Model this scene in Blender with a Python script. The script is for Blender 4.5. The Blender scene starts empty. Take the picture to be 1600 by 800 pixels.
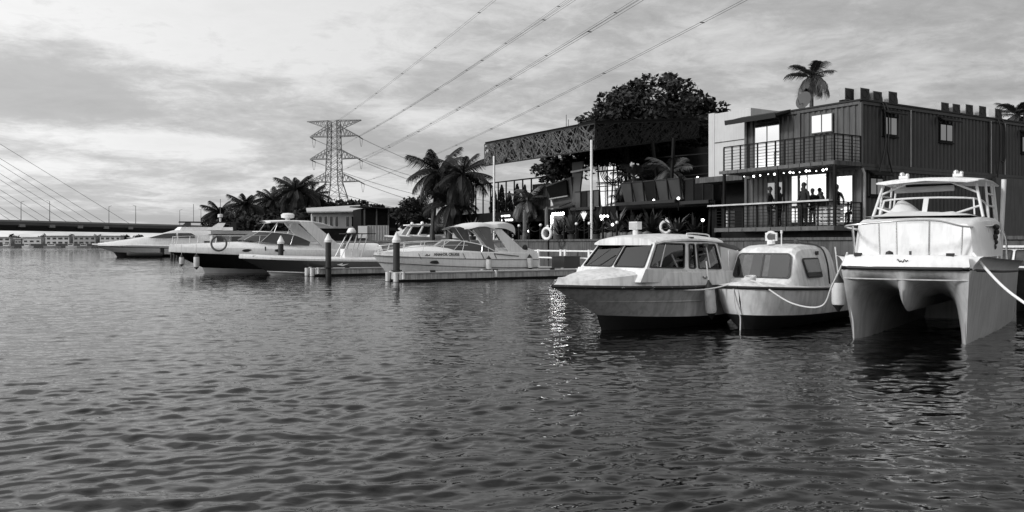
import bpy, bmesh, math, random
import numpy as np
from mathutils import Vector, Matrix
R = math.radians
rnd = random.Random(7)
sc = bpy.context.scene
col = sc.collection

# ------------------------------------------------------------------ camera
CAM_H = 1.5
FPX = 1350.0            # focal length in photo pixels (1600 wide)
cam_d = bpy.data.cameras.new('camera')
cam = bpy.data.objects.new('camera', cam_d)
col.objects.link(cam)
cam.location = (0, 0, CAM_H)
cam.rotation_euler = (R(90), 0, 0)
cam_d.sensor_width = 36
cam_d.lens = 36 * FPX / 1600
cam_d.shift_y = -19 / 1600
cam_d.clip_start = 0.1
cam_d.clip_end = 20000
sc.camera = cam

# ------------------------------------------------------------------ sky and sun
SUN_AZ, SUN_EL = R(-114), R(28)       # azimuth measured from +Y towards +X
world = bpy.data.worlds.new('World')
sc.world = world
world.use_nodes = True
nt = world.node_tree
nt.nodes.clear()
def N(t, **k):
    n = nt.nodes.new(t)
    for a, b in k.items(): setattr(n, a, b)
    return n
def wmath(op, a, b=None, c=None):
    n = N('ShaderNodeMath', operation=op)
    for i, v in enumerate((a, b, c)):
        if v is None: continue
        if isinstance(v, (int, float)): n.inputs[i].default_value = v
        else: nt.links.new(v, n.inputs[i])
    return n.outputs[0]
def wramp(fac, stops):
    n = N('ShaderNodeValToRGB')
    nt.links.new(fac, n.inputs[0])
    el = n.color_ramp.elements
    while len(el) < len(stops): el.new(0.5)
    for e, (p, v) in zip(el, stops):
        e.position = p; e.color = (v, v, v, 1)
    return n.outputs[0]
def wnoise(vec, scale, detail, rough, dist=0.0):
    n = N('ShaderNodeTexNoise')
    n.inputs['Scale'].default_value = scale; n.inputs['Detail'].default_value = detail
    n.inputs['Roughness'].default_value = rough; n.inputs['Distortion'].default_value = dist
    nt.links.new(vec, n.inputs['Vector'])
    return n.outputs[0]
sky = N('ShaderNodeTexSky', sky_type='NISHITA', sun_disc=False, sun_elevation=SUN_EL,
        sun_rotation=SUN_AZ, air_density=1.0, dust_density=3.0, ozone_density=1.0)
bw = N('ShaderNodeRGBToBW'); nt.links.new(sky.outputs[0], bw.inputs[0])
tc = N('ShaderNodeTexCoord')
sep = N('ShaderNodeSeparateXYZ'); nt.links.new(tc.outputs['Generated'], sep.inputs[0])
zc = wmath('MAXIMUM', sep.outputs[2], 0.0)
den = wmath('ADD', zc, 0.13)
cx = wmath('DIVIDE', sep.outputs[0], den); cy = wmath('DIVIDE', sep.outputs[1], den)
cmb = N('ShaderNodeCombineXYZ')
nt.links.new(cx, cmb.inputs[0]); nt.links.new(cy, cmb.inputs[1]); cmb.inputs[2].default_value = 4.3
n1 = wnoise(cmb.outputs[0], 0.62, 9, 0.56, 0.5)
n2 = wnoise(cmb.outputs[0], 2.6, 8, 0.66, 0.4)
n3 = wnoise(cmb.outputs[0], 8.0, 8, 0.7, 0.6)
nn = wmath('ADD', wmath('ADD', wmath('MULTIPLY', n1, 0.55), wmath('MULTIPLY', n2, 0.30)), wmath('MULTIPLY', n3, 0.15))
# cloud banks that stand in the view: (azimuth, elevation, half width, half height, weight) in radians
az = wmath('ARCTAN2', sep.outputs[0], sep.outputs[1]); el = wmath('ARCSINE', sep.outputs[2])
def bank(a, e, wa, we, k):
    da = wmath('DIVIDE', wmath('SUBTRACT', az, a), wa); de = wmath('DIVIDE', wmath('SUBTRACT', el, e), we)
    d2 = wmath('ADD', wmath('MULTIPLY', da, da), wmath('MULTIPLY', de, de))
    return wmath('MULTIPLY', wmath('EXPONENT', wmath('MULTIPLY', d2, -1.0)), k)
for bk in ((-0.50, 0.155, 0.19, 0.045, -0.17), (-0.27, 0.118, 0.10, 0.016, -0.10), (-0.60, 0.29, 0.30, 0.07, 0.10),
           (-0.28, 0.21, 0.14, 0.04, 0.08), (-0.10, 0.175, 0.09, 0.025, -0.07), (-0.16, 0.10, 0.10, 0.018, -0.07), (-0.34, 0.30, 0.07, 0.03, -0.06), (-0.36, 0.108, 0.12, 0.012, 0.15), (-0.52, 0.075, 0.10, 0.008, 0.06), (0.30, 0.16, 0.30, 0.06, -0.03), (-0.15, 0.035, 0.60, 0.035, -0.06)):
    nn = wmath('ADD', nn, bank(*bk))
cloud = wramp(nn, [(0.30, 0.60), (0.42, 0.68), (0.468, 0.80), (0.51, 0.98), (0.56, 1.14), (0.68, 1.06)])
# thin overcast: evens out the clear-sky radiance towards a pale veil, brighter towards the hidden sun
sdot = wmath('ADD', wmath('MULTIPLY', sep.outputs[0], math.sin(SUN_AZ)), wmath('MULTIPLY', sep.outputs[1], math.cos(SUN_AZ)))
glow = wmath('MULTIPLY', wmath('POWER', wmath('MAXIMUM', wmath('MULTIPLY_ADD', sdot, 0.5, 0.5), 0.0), 1.5), 5.6)
veil = wmath('ADD', wmath('ADD', wmath('MULTIPLY', bw.outputs[0], 0.20), 3.45), glow)
rad = wmath('MULTIPLY', veil, cloud)
bg = N('ShaderNodeBackground'); bg.inputs['Strength'].default_value = 0.13
nt.links.new(rad, bg.inputs['Color'])
wo = N('ShaderNodeOutputWorld'); nt.links.new(bg.outputs[0], wo.inputs['Surface'])

sun_d = bpy.data.lights.new('sun', 'SUN'); sun_d.energy = 2.4; sun_d.angle = R(10)
sun_d.color = (1.0, 1.0, 1.0)
sun = bpy.data.objects.new('sun', sun_d); col.objects.link(sun)
sd = Vector((math.sin(SUN_AZ) * math.cos(SUN_EL), math.cos(SUN_AZ) * math.cos(SUN_EL), math.sin(SUN_EL)))
sun.rotation_euler = (-sd).to_track_quat('-Z', 'Y').to_euler()
sun.location = sd * 200

vs = sc.view_settings
vs.view_transform = 'Standard'; vs.look = 'None'; vs.exposure = 0.0; vs.gamma = 1.0
vs.use_curve_mapping = False
sc.render.engine = 'CYCLES'
sc.cycles.use_denoising = True
sc.cycles.max_bounces = 6
sc.cycles.caustics_reflective = False; sc.cycles.caustics_refractive = False

# ------------------------------------------------------------------ materials (a black-and-white photograph: all greys)
MATS = {}
def mat(name, v, rough=0.6, metal=0.0, var=0.0, scale=3.0, bump=0.0, bscale=40.0, spec=0.5, emit=0.0, streak=0.0, coat=0.0, blotch=None, gen=False):
    if name in MATS: return MATS[name]
    m = bpy.data.materials.new(name); m.use_nodes = True
    t = m.node_tree; b = t.nodes['Principled BSDF']
    b.inputs['Base Color'].default_value = (v, v, v, 1)
    b.inputs['Roughness'].default_value = rough
    b.inputs['Metallic'].default_value = metal
    b.inputs['Specular IOR Level'].default_value = spec
    if coat: b.inputs['Coat Weight'].default_value = coat; b.inputs['Coat Roughness'].default_value = 0.08
    if emit:
        b.inputs['Emission Color'].default_value = (1, 1, 1, 1); b.inputs['Emission Strength'].default_value = emit
    tcn = t.nodes.new('ShaderNodeTexCoord'); vec = tcn.outputs['Object']
    if var or streak or blotch:
        no = t.nodes.new('ShaderNodeTexNoise'); no.inputs['Scale'].default_value = scale; no.inputs['Detail'].default_value = 7
        no.inputs['Roughness'].default_value = 0.65
        t.links.new(vec, no.inputs['Vector'])
        rp = t.nodes.new('ShaderNodeValToRGB')
        lo, hi = v * (1 - var), min(0.95, v * (1 + var * 0.7))
        rp.color_ramp.elements[0].position = 0.3; rp.color_ramp.elements[0].color = (lo, lo, lo, 1)
        rp.color_ramp.elements[1].position = 0.7; rp.color_ramp.elements[1].color = (hi, hi, hi, 1)
        t.links.new(no.outputs[0], rp.inputs[0])
        out = rp.outputs[0]
        if streak:      # vertical grime runs
            mp = t.nodes.new('ShaderNodeMapping'); mp.inputs['Scale'].default_value = (9, 9, 0.7)
            t.links.new(vec, mp.inputs[0])
            n3 = t.nodes.new('ShaderNodeTexNoise'); n3.inputs['Scale'].default_value = 1.4; n3.inputs['Detail'].default_value = 5
            t.links.new(mp.outputs[0], n3.inputs['Vector'])
            r3 = t.nodes.new('ShaderNodeValToRGB')
            d = 1 - streak
            r3.color_ramp.elements[0].position = 0.38; r3.color_ramp.elements[0].color = (d, d, d, 1)
            r3.color_ramp.elements[1].position = 0.55; r3.color_ramp.elements[1].color = (1, 1, 1, 1)
            t.links.new(n3.outputs[0], r3.inputs[0])
            mx = t.nodes.new('ShaderNodeMix'); mx.data_type = 'RGBA'; mx.blend_type = 'MULTIPLY'
            mx.inputs['Factor'].default_value = 1
            t.links.new(out, mx.inputs['A']); t.links.new(r3.outputs[0], mx.inputs['B'])
            out = mx.outputs['Result']
        if blotch:      # worn patches of another value: (value, threshold, scale)
            bv, th, bs = blotch
            n4 = t.nodes.new('ShaderNodeTexNoise'); n4.inputs['Scale'].default_value = bs; n4.inputs['Detail'].default_value = 6
            n4.inputs['Roughness'].default_value = 0.7
            t.links.new(vec, n4.inputs['Vector'])
            r4 = t.nodes.new('ShaderNodeValToRGB')
            r4.color_ramp.elements[0].position = th; r4.color_ramp.elements[0].color = (0, 0, 0, 1)
            r4.color_ramp.elements[1].position = min(1, th + 0.04); r4.color_ramp.elements[1].color = (1, 1, 1, 1)
            t.links.new(n4.outputs[0], r4.inputs[0])
            mx = t.nodes.new('ShaderNodeMix'); mx.data_type = 'RGBA'
            t.links.new(r4.outputs[0], mx.inputs['Factor'])
            t.links.new(out, mx.inputs['A']); mx.inputs['B'].default_value = (bv, bv, bv, 1)
            out = mx.outputs['Result']
        t.links.new(out, b.inputs['Base Color'])
    if bump:
        nb = t.nodes.new('ShaderNodeTexNoise'); nb.inputs['Scale'].default_value = bscale; nb.inputs['Detail'].default_value = 4
        t.links.new(vec, nb.inputs['Vector'])
        bp = t.nodes.new('ShaderNodeBump'); bp.inputs['Strength'].default_value = bump; bp.inputs['Distance'].default_value = 0.02
        t.links.new(nb.outputs[0], bp.inputs['Height']); t.links.new(bp.outputs[0], b.inputs['Normal'])
    MATS[name] = m
    return m

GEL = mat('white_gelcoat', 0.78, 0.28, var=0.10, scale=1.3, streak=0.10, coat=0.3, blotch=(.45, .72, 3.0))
GELD = mat('weathered_gelcoat', 0.70, 0.35, var=0.20, scale=2.2, streak=0.20, blotch=(.34, .74, 5.0), bump=0.05, bscale=6)
GELG = mat('pale_grey_gelcoat', 0.54, 0.35, var=0.18, scale=2.0, streak=0.25, blotch=(.2, .74, 4.0))
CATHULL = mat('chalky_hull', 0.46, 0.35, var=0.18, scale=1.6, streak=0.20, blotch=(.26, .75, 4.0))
HULLB = mat('black_hull_paint', 0.008, 0.18, coat=0.5)
HULLG = mat('slate_hull_paint', 0.055, 0.22, coat=0.5, var=0.06)
ANTI = mat('black_antifouling', 0.008, 0.7, var=0.3, scale=4)
RUB = mat('black_rubber', 0.012, 0.6)
RUBW = mat('scuffed_rubber', 0.012, 0.6, blotch=(0.5, 0.60, 9.0))
CHROME = mat('stainless', 0.75, 0.22, metal=1.0)
ALU = mat('painted_tube', 0.62, 0.35, var=0.08)
GLASS = mat('dark_glass', 0.015, 0.04, spec=0.7)
MIRROR = mat('mirror_film_glass', 0.95, 0.06, metal=1.0, bump=0.02, bscale=1.5)
SEMIMIR = mat('tinted_glass', 0.30, 0.06, metal=1.0)
CURTAIN = mat('curtain', 0.45, 0.9, var=0.25, scale=6)
CANVAS = mat('white_canvas', 0.62, 0.85, var=0.10, scale=3, bump=0.15, bscale=12)
CANVD = mat('dark_canvas', 0.03, 0.9, var=0.3, scale=4)
ROPE = mat('pale_rope', 0.55, 0.9, bump=0.4, bscale=90)
FEND = mat('white_fender', 0.55, 0.5, var=0.15, scale=6, blotch=(0.2, 0.66, 8))
PILE = mat('black_pile', 0.014, 0.6, var=0.3)
CAPW = mat('white_cap', 0.70, 0.4)
CONC = mat('concrete', 0.085, 0.85, var=0.35, scale=1.2, streak=0.45, bump=0.3, bscale=12)
DOCKS = mat('dock_side', 0.45, 0.8, var=0.30, scale=2.5, streak=0.35, bump=0.2)
DOCKT = mat('dock_top', 0.34, 0.8, var=0.2, scale=3)
WHITE = mat('white_paint', 0.72, 0.5, var=0.08, scale=2)
WALLW = mat('white_render', 0.50, 0.8, var=0.12, scale=0.5, streak=0.06)
WALLG = mat('grey_render', 0.08, 0.8, var=0.2, scale=0.9, streak=0.25)
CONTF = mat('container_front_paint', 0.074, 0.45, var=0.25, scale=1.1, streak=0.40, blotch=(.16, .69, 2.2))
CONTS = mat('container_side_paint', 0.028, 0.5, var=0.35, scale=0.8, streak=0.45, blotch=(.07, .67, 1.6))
BLKST = mat('black_steel', 0.010, 0.7, spec=.15)
DKST = mat('dark_steel', 0.025, 0.6, spec=.2)
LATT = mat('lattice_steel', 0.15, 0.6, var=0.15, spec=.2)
DARKW = mat('dark_cladding', 0.010, 0.9, var=0.4, scale=2, spec=.1)
GREYP = mat('grey_panel', 0.055, 0.4, var=0.25, scale=1.2)
TIMB = mat('timber', 0.10, 0.8, var=0.35, scale=5)
TIMBL = mat('pale_timber', 0.50, 0.7, var=0.2, scale=5)
ACW = mat('ac_casing', 0.36, 0.5, var=0.12)
ACD = mat('ac_grille', 0.02, 0.7)
CABLE = mat('black_cable', 0.01, 0.5)
PIPE = mat('pale_pipe', 0.30, 0.6, var=0.2)
BULB = mat('lit_bulb', 0.9, 0.5, emit=6.0)
LAMPG = mat('lit_globe', 0.9, 0.5, emit=2.5)
PYL = mat('galvanised_steel', 0.16, 0.6)
WIRE = mat('wire', 0.12, 0.6)
BRG = mat('bridge_concrete', 0.09, 0.9, var=0.25, scale=0.12)
BRGL = mat('bridge_rail', 0.25, 0.8)
BARK = mat('bark', 0.06, 0.9, var=0.35, scale=6, bump=0.4, bscale=20)
LEAF = mat('leaf', 0.024, 0.6, spec=.25, var=0.45, scale=1.2)
LEAFD = mat('dark_leaf', 0.018, 0.7, spec=.2, var=0.5, scale=0.8)
FROND = mat('palm_leaf', 0.022, 0.6, spec=.2, var=0.4, scale=1.5)
FRONDL = mat('pale_palm_leaf', 0.07, 0.45, var=0.4, scale=1.5)
SOIL = mat('paving', 0.10, 0.9, var=0.3, scale=0.6)
FARL = mat('far_land', 0.05, 0.9, var=0.4, scale=0.05)
CLOTH = mat('dark_clothes', 0.012, 0.9)
CLOTH2 = mat('grey_clothes', 0.05, 0.9)
SKIN = mat('skin', 0.035, 0.6)
HAIR = mat('hair', 0.008, 0.7)
PRINT = mat('black_print', 0.012, 0.6)
ROOF = mat('pale_roof', 0.45, 0.6, var=0.15, scale=0.8)
POT = mat('clay_pot', 0.06, 0.7, var=0.2)

def see_through(name, tint=0.55, refl=1.0):
    m = bpy.data.materials.new(name); m.use_nodes = True; t = m.node_tree; t.nodes.clear()
    o = t.nodes.new('ShaderNodeOutputMaterial'); mx = t.nodes.new('ShaderNodeMixShader'); tr = t.nodes.new('ShaderNodeBsdfTransparent'); gl = t.nodes.new('ShaderNodeBsdfGlossy'); fr = t.nodes.new('ShaderNodeFresnel')
    fr.inputs['IOR'].default_value = 1.5; tr.inputs['Color'].default_value = (tint, tint, tint, 1); gl.inputs['Roughness'].default_value = 0.03
    ml = t.nodes.new('ShaderNodeMath'); ml.operation = 'MULTIPLY'; ml.inputs[1].default_value = refl; t.links.new(fr.outputs[0], ml.inputs[0])
    t.links.new(ml.outputs[0], mx.inputs[0]); t.links.new(tr.outputs[0], mx.inputs[1]); t.links.new(gl.outputs[0], mx.inputs[2]); t.links.new(mx.outputs[0], o.inputs[0])
    return m
SEEG = see_through('clear_cabin_glass', 0.62, 2.6)

# ------------------------------------------------------------------ mesh builder
class MB:
    def __init__(s): s.v = []; s.f = []
    def add(s, vs, fs):
        o = len(s.v); s.v += [tuple(p) for p in vs]; s.f += [tuple(i + o for i in f) for f in fs]; return s
    def box(s, c, d, rz=0.0, M=None):
        hx, hy, hz = d[0] / 2, d[1] / 2, d[2] / 2
        ca, sa = math.cos(rz), math.sin(rz)
        vs = []
        for x, y, z in ((-hx, -hy, -hz), (hx, -hy, -hz), (hx, hy, -hz), (-hx, hy, -hz), (-hx, -hy, hz), (hx, -hy, hz), (hx, hy, hz), (-hx, hy, hz)):
            p = Vector((x * ca - y * sa, x * sa + y * ca, z))
            if M: p = M @ Vector((x, y, z))
            vs.append((p.x + c[0], p.y + c[1], p.z + c[2]))
        return s.add(vs, [(0, 3, 2, 1), (4, 5, 6, 7), (0, 1, 5, 4), (1, 2, 6, 5), (2, 3, 7, 6), (3, 0, 4, 7)])
    def box2(s, a, b):
        return s.box([(a[i] + b[i]) / 2 for i in range(3)], [abs(b[i] - a[i]) for i in range(3)])
    def bar(s, p, q, w, h=None):
        h = h or w; p, q = Vector(p), Vector(q); d = q - p
        if d.length < 1e-6: return s
        z = d.normalized(); x = Vector((0, 0, 1)).cross(z)
        if x.length < 1e-3: x = Vector((1, 0, 0))
        x.normalize(); y = z.cross(x)
        vs = [c + x * a * w / 2 + y * b * h / 2 for c in (p, q) for a, b in ((-1, -1), (1, -1), (1, 1), (-1, 1))]
        return s.add(vs, [(0, 3, 2, 1), (4, 5, 6, 7), (0, 1, 5, 4), (1, 2, 6, 5), (2, 3, 7, 6), (3, 0, 4, 7)])
    def tube(s, pts, r, n=8, cap=True):
        pts = [Vector(p) for p in pts]; m = len(pts)
        rs = r if isinstance(r, (list, tuple)) else [r] * m
        vs = []; px = None
        for i, p in enumerate(pts):
            d = (pts[min(i + 1, m - 1)] - pts[max(i - 1, 0)]).normalized()
            x = px - d * px.dot(d) if px is not None else Vector((0, 0, 1)).cross(d)
            if x.length < 1e-3: x = Vector((1, 0, 0)).cross(d)
            x.normalize(); px = x; y = d.cross(x)
            for k in range(n):
                a = 2 * math.pi * k / n
                vs.append(p + (x * math.cos(a) + y * math.sin(a)) * rs[i])
        fs = [(i * n + k, i * n + (k + 1) % n, (i + 1) * n + (k + 1) % n, (i + 1) * n + k) for i in range(m - 1) for k in range(n)]
        if cap: fs += [tuple(range(n - 1, -1, -1)), tuple((m - 1) * n + k for k in range(n))]
        return s.add(vs, fs)
    def lathe(s, prof, c=(0, 0, 0), n=14, M=None):
        vs = []
        for r, z in prof:
            for k in range(n):
                a = 2 * math.pi * k / n; p = Vector((r * math.cos(a), r * math.sin(a), z))
                if M: p = M @ p
                vs.append((p.x + c[0], p.y + c[1], p.z + c[2]))
        m = len(prof)
        fs = [(i * n + k, i * n + (k + 1) % n, (i + 1) * n + (k + 1) % n, (i + 1) * n + k) for i in range(m - 1) for k in range(n)]
        if prof[0][0] > 1e-4: fs.append(tuple(range(n - 1, -1, -1)))
        if prof[-1][0] > 1e-4: fs.append(tuple((m - 1) * n + k for k in range(n)))
        return s.add(vs, fs)
    def ball(s, c, r, n=10, m=7, sq=(1, 1, 1)):
        prof = [(max(1e-4, math.sin(math.pi * i / m)), -math.cos(math.pi * i / m)) for i in range(m + 1)]
        M = Matrix.Diagonal((r * sq[0], r * sq[1], r * sq[2]))
        return s.lathe(prof, c, n, M)
    def torus(s, c, Rr, r, ax, n=22, m=8):
        ax = Vector(ax).normalized(); x = Vector((0, 0, 1)).cross(ax)
        if x.length < 1e-3: x = Vector((1, 0, 0))
        x.normalize(); y = ax.cross(x); vs = []
        for i in range(n):
            a = 2 * math.pi * i / n; d = x * math.cos(a) + y * math.sin(a)
            for k in range(m):
                b = 2 * math.pi * k / m
                vs.append(Vector(c) + d * (Rr + r * math.cos(b)) + ax * r * math.sin(b))
        return s.add(vs, [(i * m + k, ((i + 1) % n) * m + k, ((i + 1) % n) * m + (k + 1) % m, i * m + (k + 1) % m) for i in range(n) for k in range(m)])
    def loft(s, curves, mirror=False, closed=False, flip=False):
        for sg in ((1, -1) if mirror else (1,)):
            m = len(curves[0])
            vs = [(p[0], p[1] * sg, p[2]) for c in curves for p in c]
            fs = []
            L = len(curves)
            for j in range(L if closed else L - 1):
                for i in range(m - 1):
                    a, b = j * m + i, j * m + i + 1
                    c, d = ((j + 1) % L) * m + i + 1, ((j + 1) % L) * m + i
                    fs.append((a, b, c, d) if (sg > 0) != flip else (d, c, b, a))
            s.add(vs, fs)
        return s
    def prism(s, poly, off):
        """poly: 3D polygon; extruded by vector off"""
        n = len(poly); off = Vector(off); P = [Vector(p) for p in poly]
        vs = P + [p + off for p in P]
        fs = [tuple(range(n - 1, -1, -1)), tuple(range(n, 2 * n))] + [(i, (i + 1) % n, n + (i + 1) % n, n + i) for i in range(n)]
        return s.add(vs, fs)
    def build(s, name, m, parent=None, smooth=None, at=None, weld=False):
        me = bpy.data.meshes.new(name)
        me.from_pydata([tuple(p) for p in s.v], [], s.f); me.update()
        bm = bmesh.new(); bm.from_mesh(me)
        if weld: bmesh.ops.remove_doubles(bm, verts=bm.verts, dist=1e-4)
        bmesh.ops.recalc_face_normals(bm, faces=bm.faces)
        bm.to_mesh(me); bm.free()
        if smooth:
            me.shade_smooth(); me.set_sharp_from_angle(angle=R(smooth))
        me.materials.append(m)
        o = bpy.data.objects.new(name, me); col.objects.link(o)
        if parent is not None: o.parent = parent
        if at is not None: o.location = at
        return o

def tag(o, label=None, cat=None, group=None, kind=None):
    if label: o['label'] = label
    if cat: o['category'] = cat
    if group: o['group'] = group
    if kind: o['kind'] = kind
    return o
def thing(name, label, cat, loc=(0, 0, 0), rz=0.0, group=None):
    o = bpy.data.objects.new(name, None); col.objects.link(o)
    o.location = loc; o.rotation_euler = (0, 0, rz); o.empty_display_size = 0.2
    return tag(o, label, cat, group)
def copy_tree(o, parent=None, keep=True):
    c = o.copy(); col.objects.link(c); c.parent = parent
    for ch in list(o.children): copy_tree(ch, c)
    return c

# ------------------------------------------------------------------ frames
# quay frame: u = inland (away from the water), v = along the quay, origin at the corner of the container building
QA = R(32.5); QC = (545 / 1350 * 33.3, 33.3)
QU = (math.cos(QA), math.sin(QA))
def W(u, v, z=0.0): return (QC[0] + u * QU[0] - v * QU[1], QC[1] + u * QU[1] + v * QU[0], z)
def qthing(name, label, cat, u, v, z=0.0, rz=0.0, group=None):
    return thing(name, label, cat, W(u, v, z), QA + rz, group)
def qinv(x, y):
    dx, dy = x - QC[0], y - QC[1]
    return dx * QU[0] + dy * QU[1], -dx * QU[1] + dy * QU[0]
def onY(px, py, Y): return ((px - 800) / FPX * Y, Y, CAM_H + (381 - py) / FPX * Y)

# panels on a quad (bilinear), rounded corners, extruded outward
def quad_panel(mb, q, u0=0, u1=1, v0=0, v1=1, rad=0.0, off=0.01, th=0.012, seg=4, aspect=True):
    q = [Vector(p) for p in q]       # bl, br, tr, tl seen from outside
    nrm = ((q[1] - q[0]).cross(q[3] - q[0]) + (q[2] - q[1]).cross(q[3] - q[2])).normalized()
    w = (q[1] - q[0]).length; h = (q[3] - q[0]).length
    ru, rv = (rad / w, rad / h)
    pts = []
    if rad > 0:
        for cu, cv, a0 in ((u1 - ru, v0 + rv, -90), (u1 - ru, v1 - rv, 0), (u0 + ru, v1 - rv, 90), (u0 + ru, v0 + rv, 180)):
            for k in range(seg + 1):
                a = R(a0 + 90 * k / seg); pts.append((cu + ru * math.cos(a), cv + rv * math.sin(a)))
    else: pts = [(u0, v0), (u1, v0), (u1, v1), (u0, v1)]
    P = [(q[0] * (1 - a) + q[1] * a) * (1 - b) + (q[3] * (1 - a) + q[2] * a) * b + nrm * off for a, b in pts]
    mb.prism(P, nrm * th)
    return nrm
def window(parent, q, rad=0.05, frame=0.03, glass=GLASS, fm=RUB, off=0.004, name='window', bars=()):
    """gasket frame part with the pane as its sub-part"""
    w = (Vector(q[1]) - Vector(q[0])).length; h = (Vector(q[3]) - Vector(q[0])).length
    f = MB(); quad_panel(f, q, rad=rad, off=off, th=0.014); fo = f.build(name, fm, parent)
    g = MB(); a, b = frame / w, frame / h
    quad_panel(g, q, a, 1 - a, b, 1 - b, rad=max(0.0, rad - frame * 0.6), off=off + 0.006, th=0.011)
    g.build('pane', glass, fo)
    if bars:
        g = MB()
        for bu in bars: quad_panel(g, q, bu - 0.5 * frame / w, bu + 0.5 * frame / w, b * .5, 1 - b * .5, off=off + 0.010, th=0.013)
        g.build('mullion', fm, fo)
    return fo

def ring_panel(mb, q, u0, u1, v0, v1, rad, fw, off, th):
    """a rounded ring lying on the quad"""
    a = MB(); quad_panel(a, q, u0, u1, v0, v1, rad, off, th); n = len(a.v) // 2
    w = (Vector(q[1]) - Vector(q[0])).length; h = (Vector(q[3]) - Vector(q[0])).length
    b = MB(); quad_panel(b, q, u0 + fw / w, u1 - fw / w, v0 + fw / h, v1 - fw / h, max(.004, rad - fw * .6), off, th)
    vs = a.v + b.v; A0, A1, B0, B1 = 0, n, 2 * n, 3 * n
    fs = []
    for i in range(n):
        j = (i + 1) % n
        fs += [(A1 + i, A1 + j, B1 + j, B1 + i), (A0 + i, A0 + j, A1 + j, A1 + i), (B0 + i, B1 + i, B1 + j, B0 + j), (A0 + j, A0 + i, B0 + i, B0 + j)]
    mb.add(vs, fs)
def glazed_wall(parent, q, wins, v0, v1, mt, th=0.022, name='cabin_wall', glass=None, rad=.05, fw=.026, bars={}):
    """a wall with real openings: strips of shell round each window, rubber ring, see-through pane"""
    m = MB()
    quad_panel(m, q, 0, 1, 0, v0, off=-th, th=th); quad_panel(m, q, 0, 1, v1, 1, off=-th, th=th)
    x = 0.0
    for (a, b) in list(wins) + [(1.0, 1.0)]:
        if a - x > 1e-4: quad_panel(m, q, x, a, v0, v1, off=-th, th=th)
        x = b
    wall = m.build(name, mt, parent)
    for k, (a, b) in enumerate(wins):
        f = MB(); ring_panel(f, q, a - .004, b + .004, v0 - .012, v1 + .012, rad, fw, .002, .012); fo = f.build('window', RUB, parent)
        g = MB(); quad_panel(g, q, a + .004, b - .004, v0 + .01, v1 - .01, off=-.008, th=.004); g.build('pane', glass or SEEG, fo)
        for bu in bars.get(k, ()):
            g = MB(); c = a + (b - a) * bu; quad_panel(g, q, c - .006, c + .006, v0, v1, off=-.002, th=.010); g.build('mullion', ALU, fo)
    return wall
def catmull(P, n):
    P = [Vector(p) for p in P]; out = []; m = len(P)
    for i in range(n):
        t = i / (n - 1) * (m - 1); k = min(int(t), m - 2); f = t - k
        a, b, c, d = P[max(k - 1, 0)], P[k], P[k + 1], P[min(k + 2, m - 1)]
        out.append(0.5 * ((2 * b) + (c - a) * f + (2 * a - 5 * b + 4 * c - d) * f * f + (3 * b - a - 3 * c + d) * f ** 3))
    return out
def hang(p, q, sag, n=14):
    p, q = Vector(p), Vector(q)
    return [p.lerp(q, i / (n - 1)) - Vector((0, 0, sag * 4 * (i / (n - 1)) * (1 - i / (n - 1)))) for i in range(n)]

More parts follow.
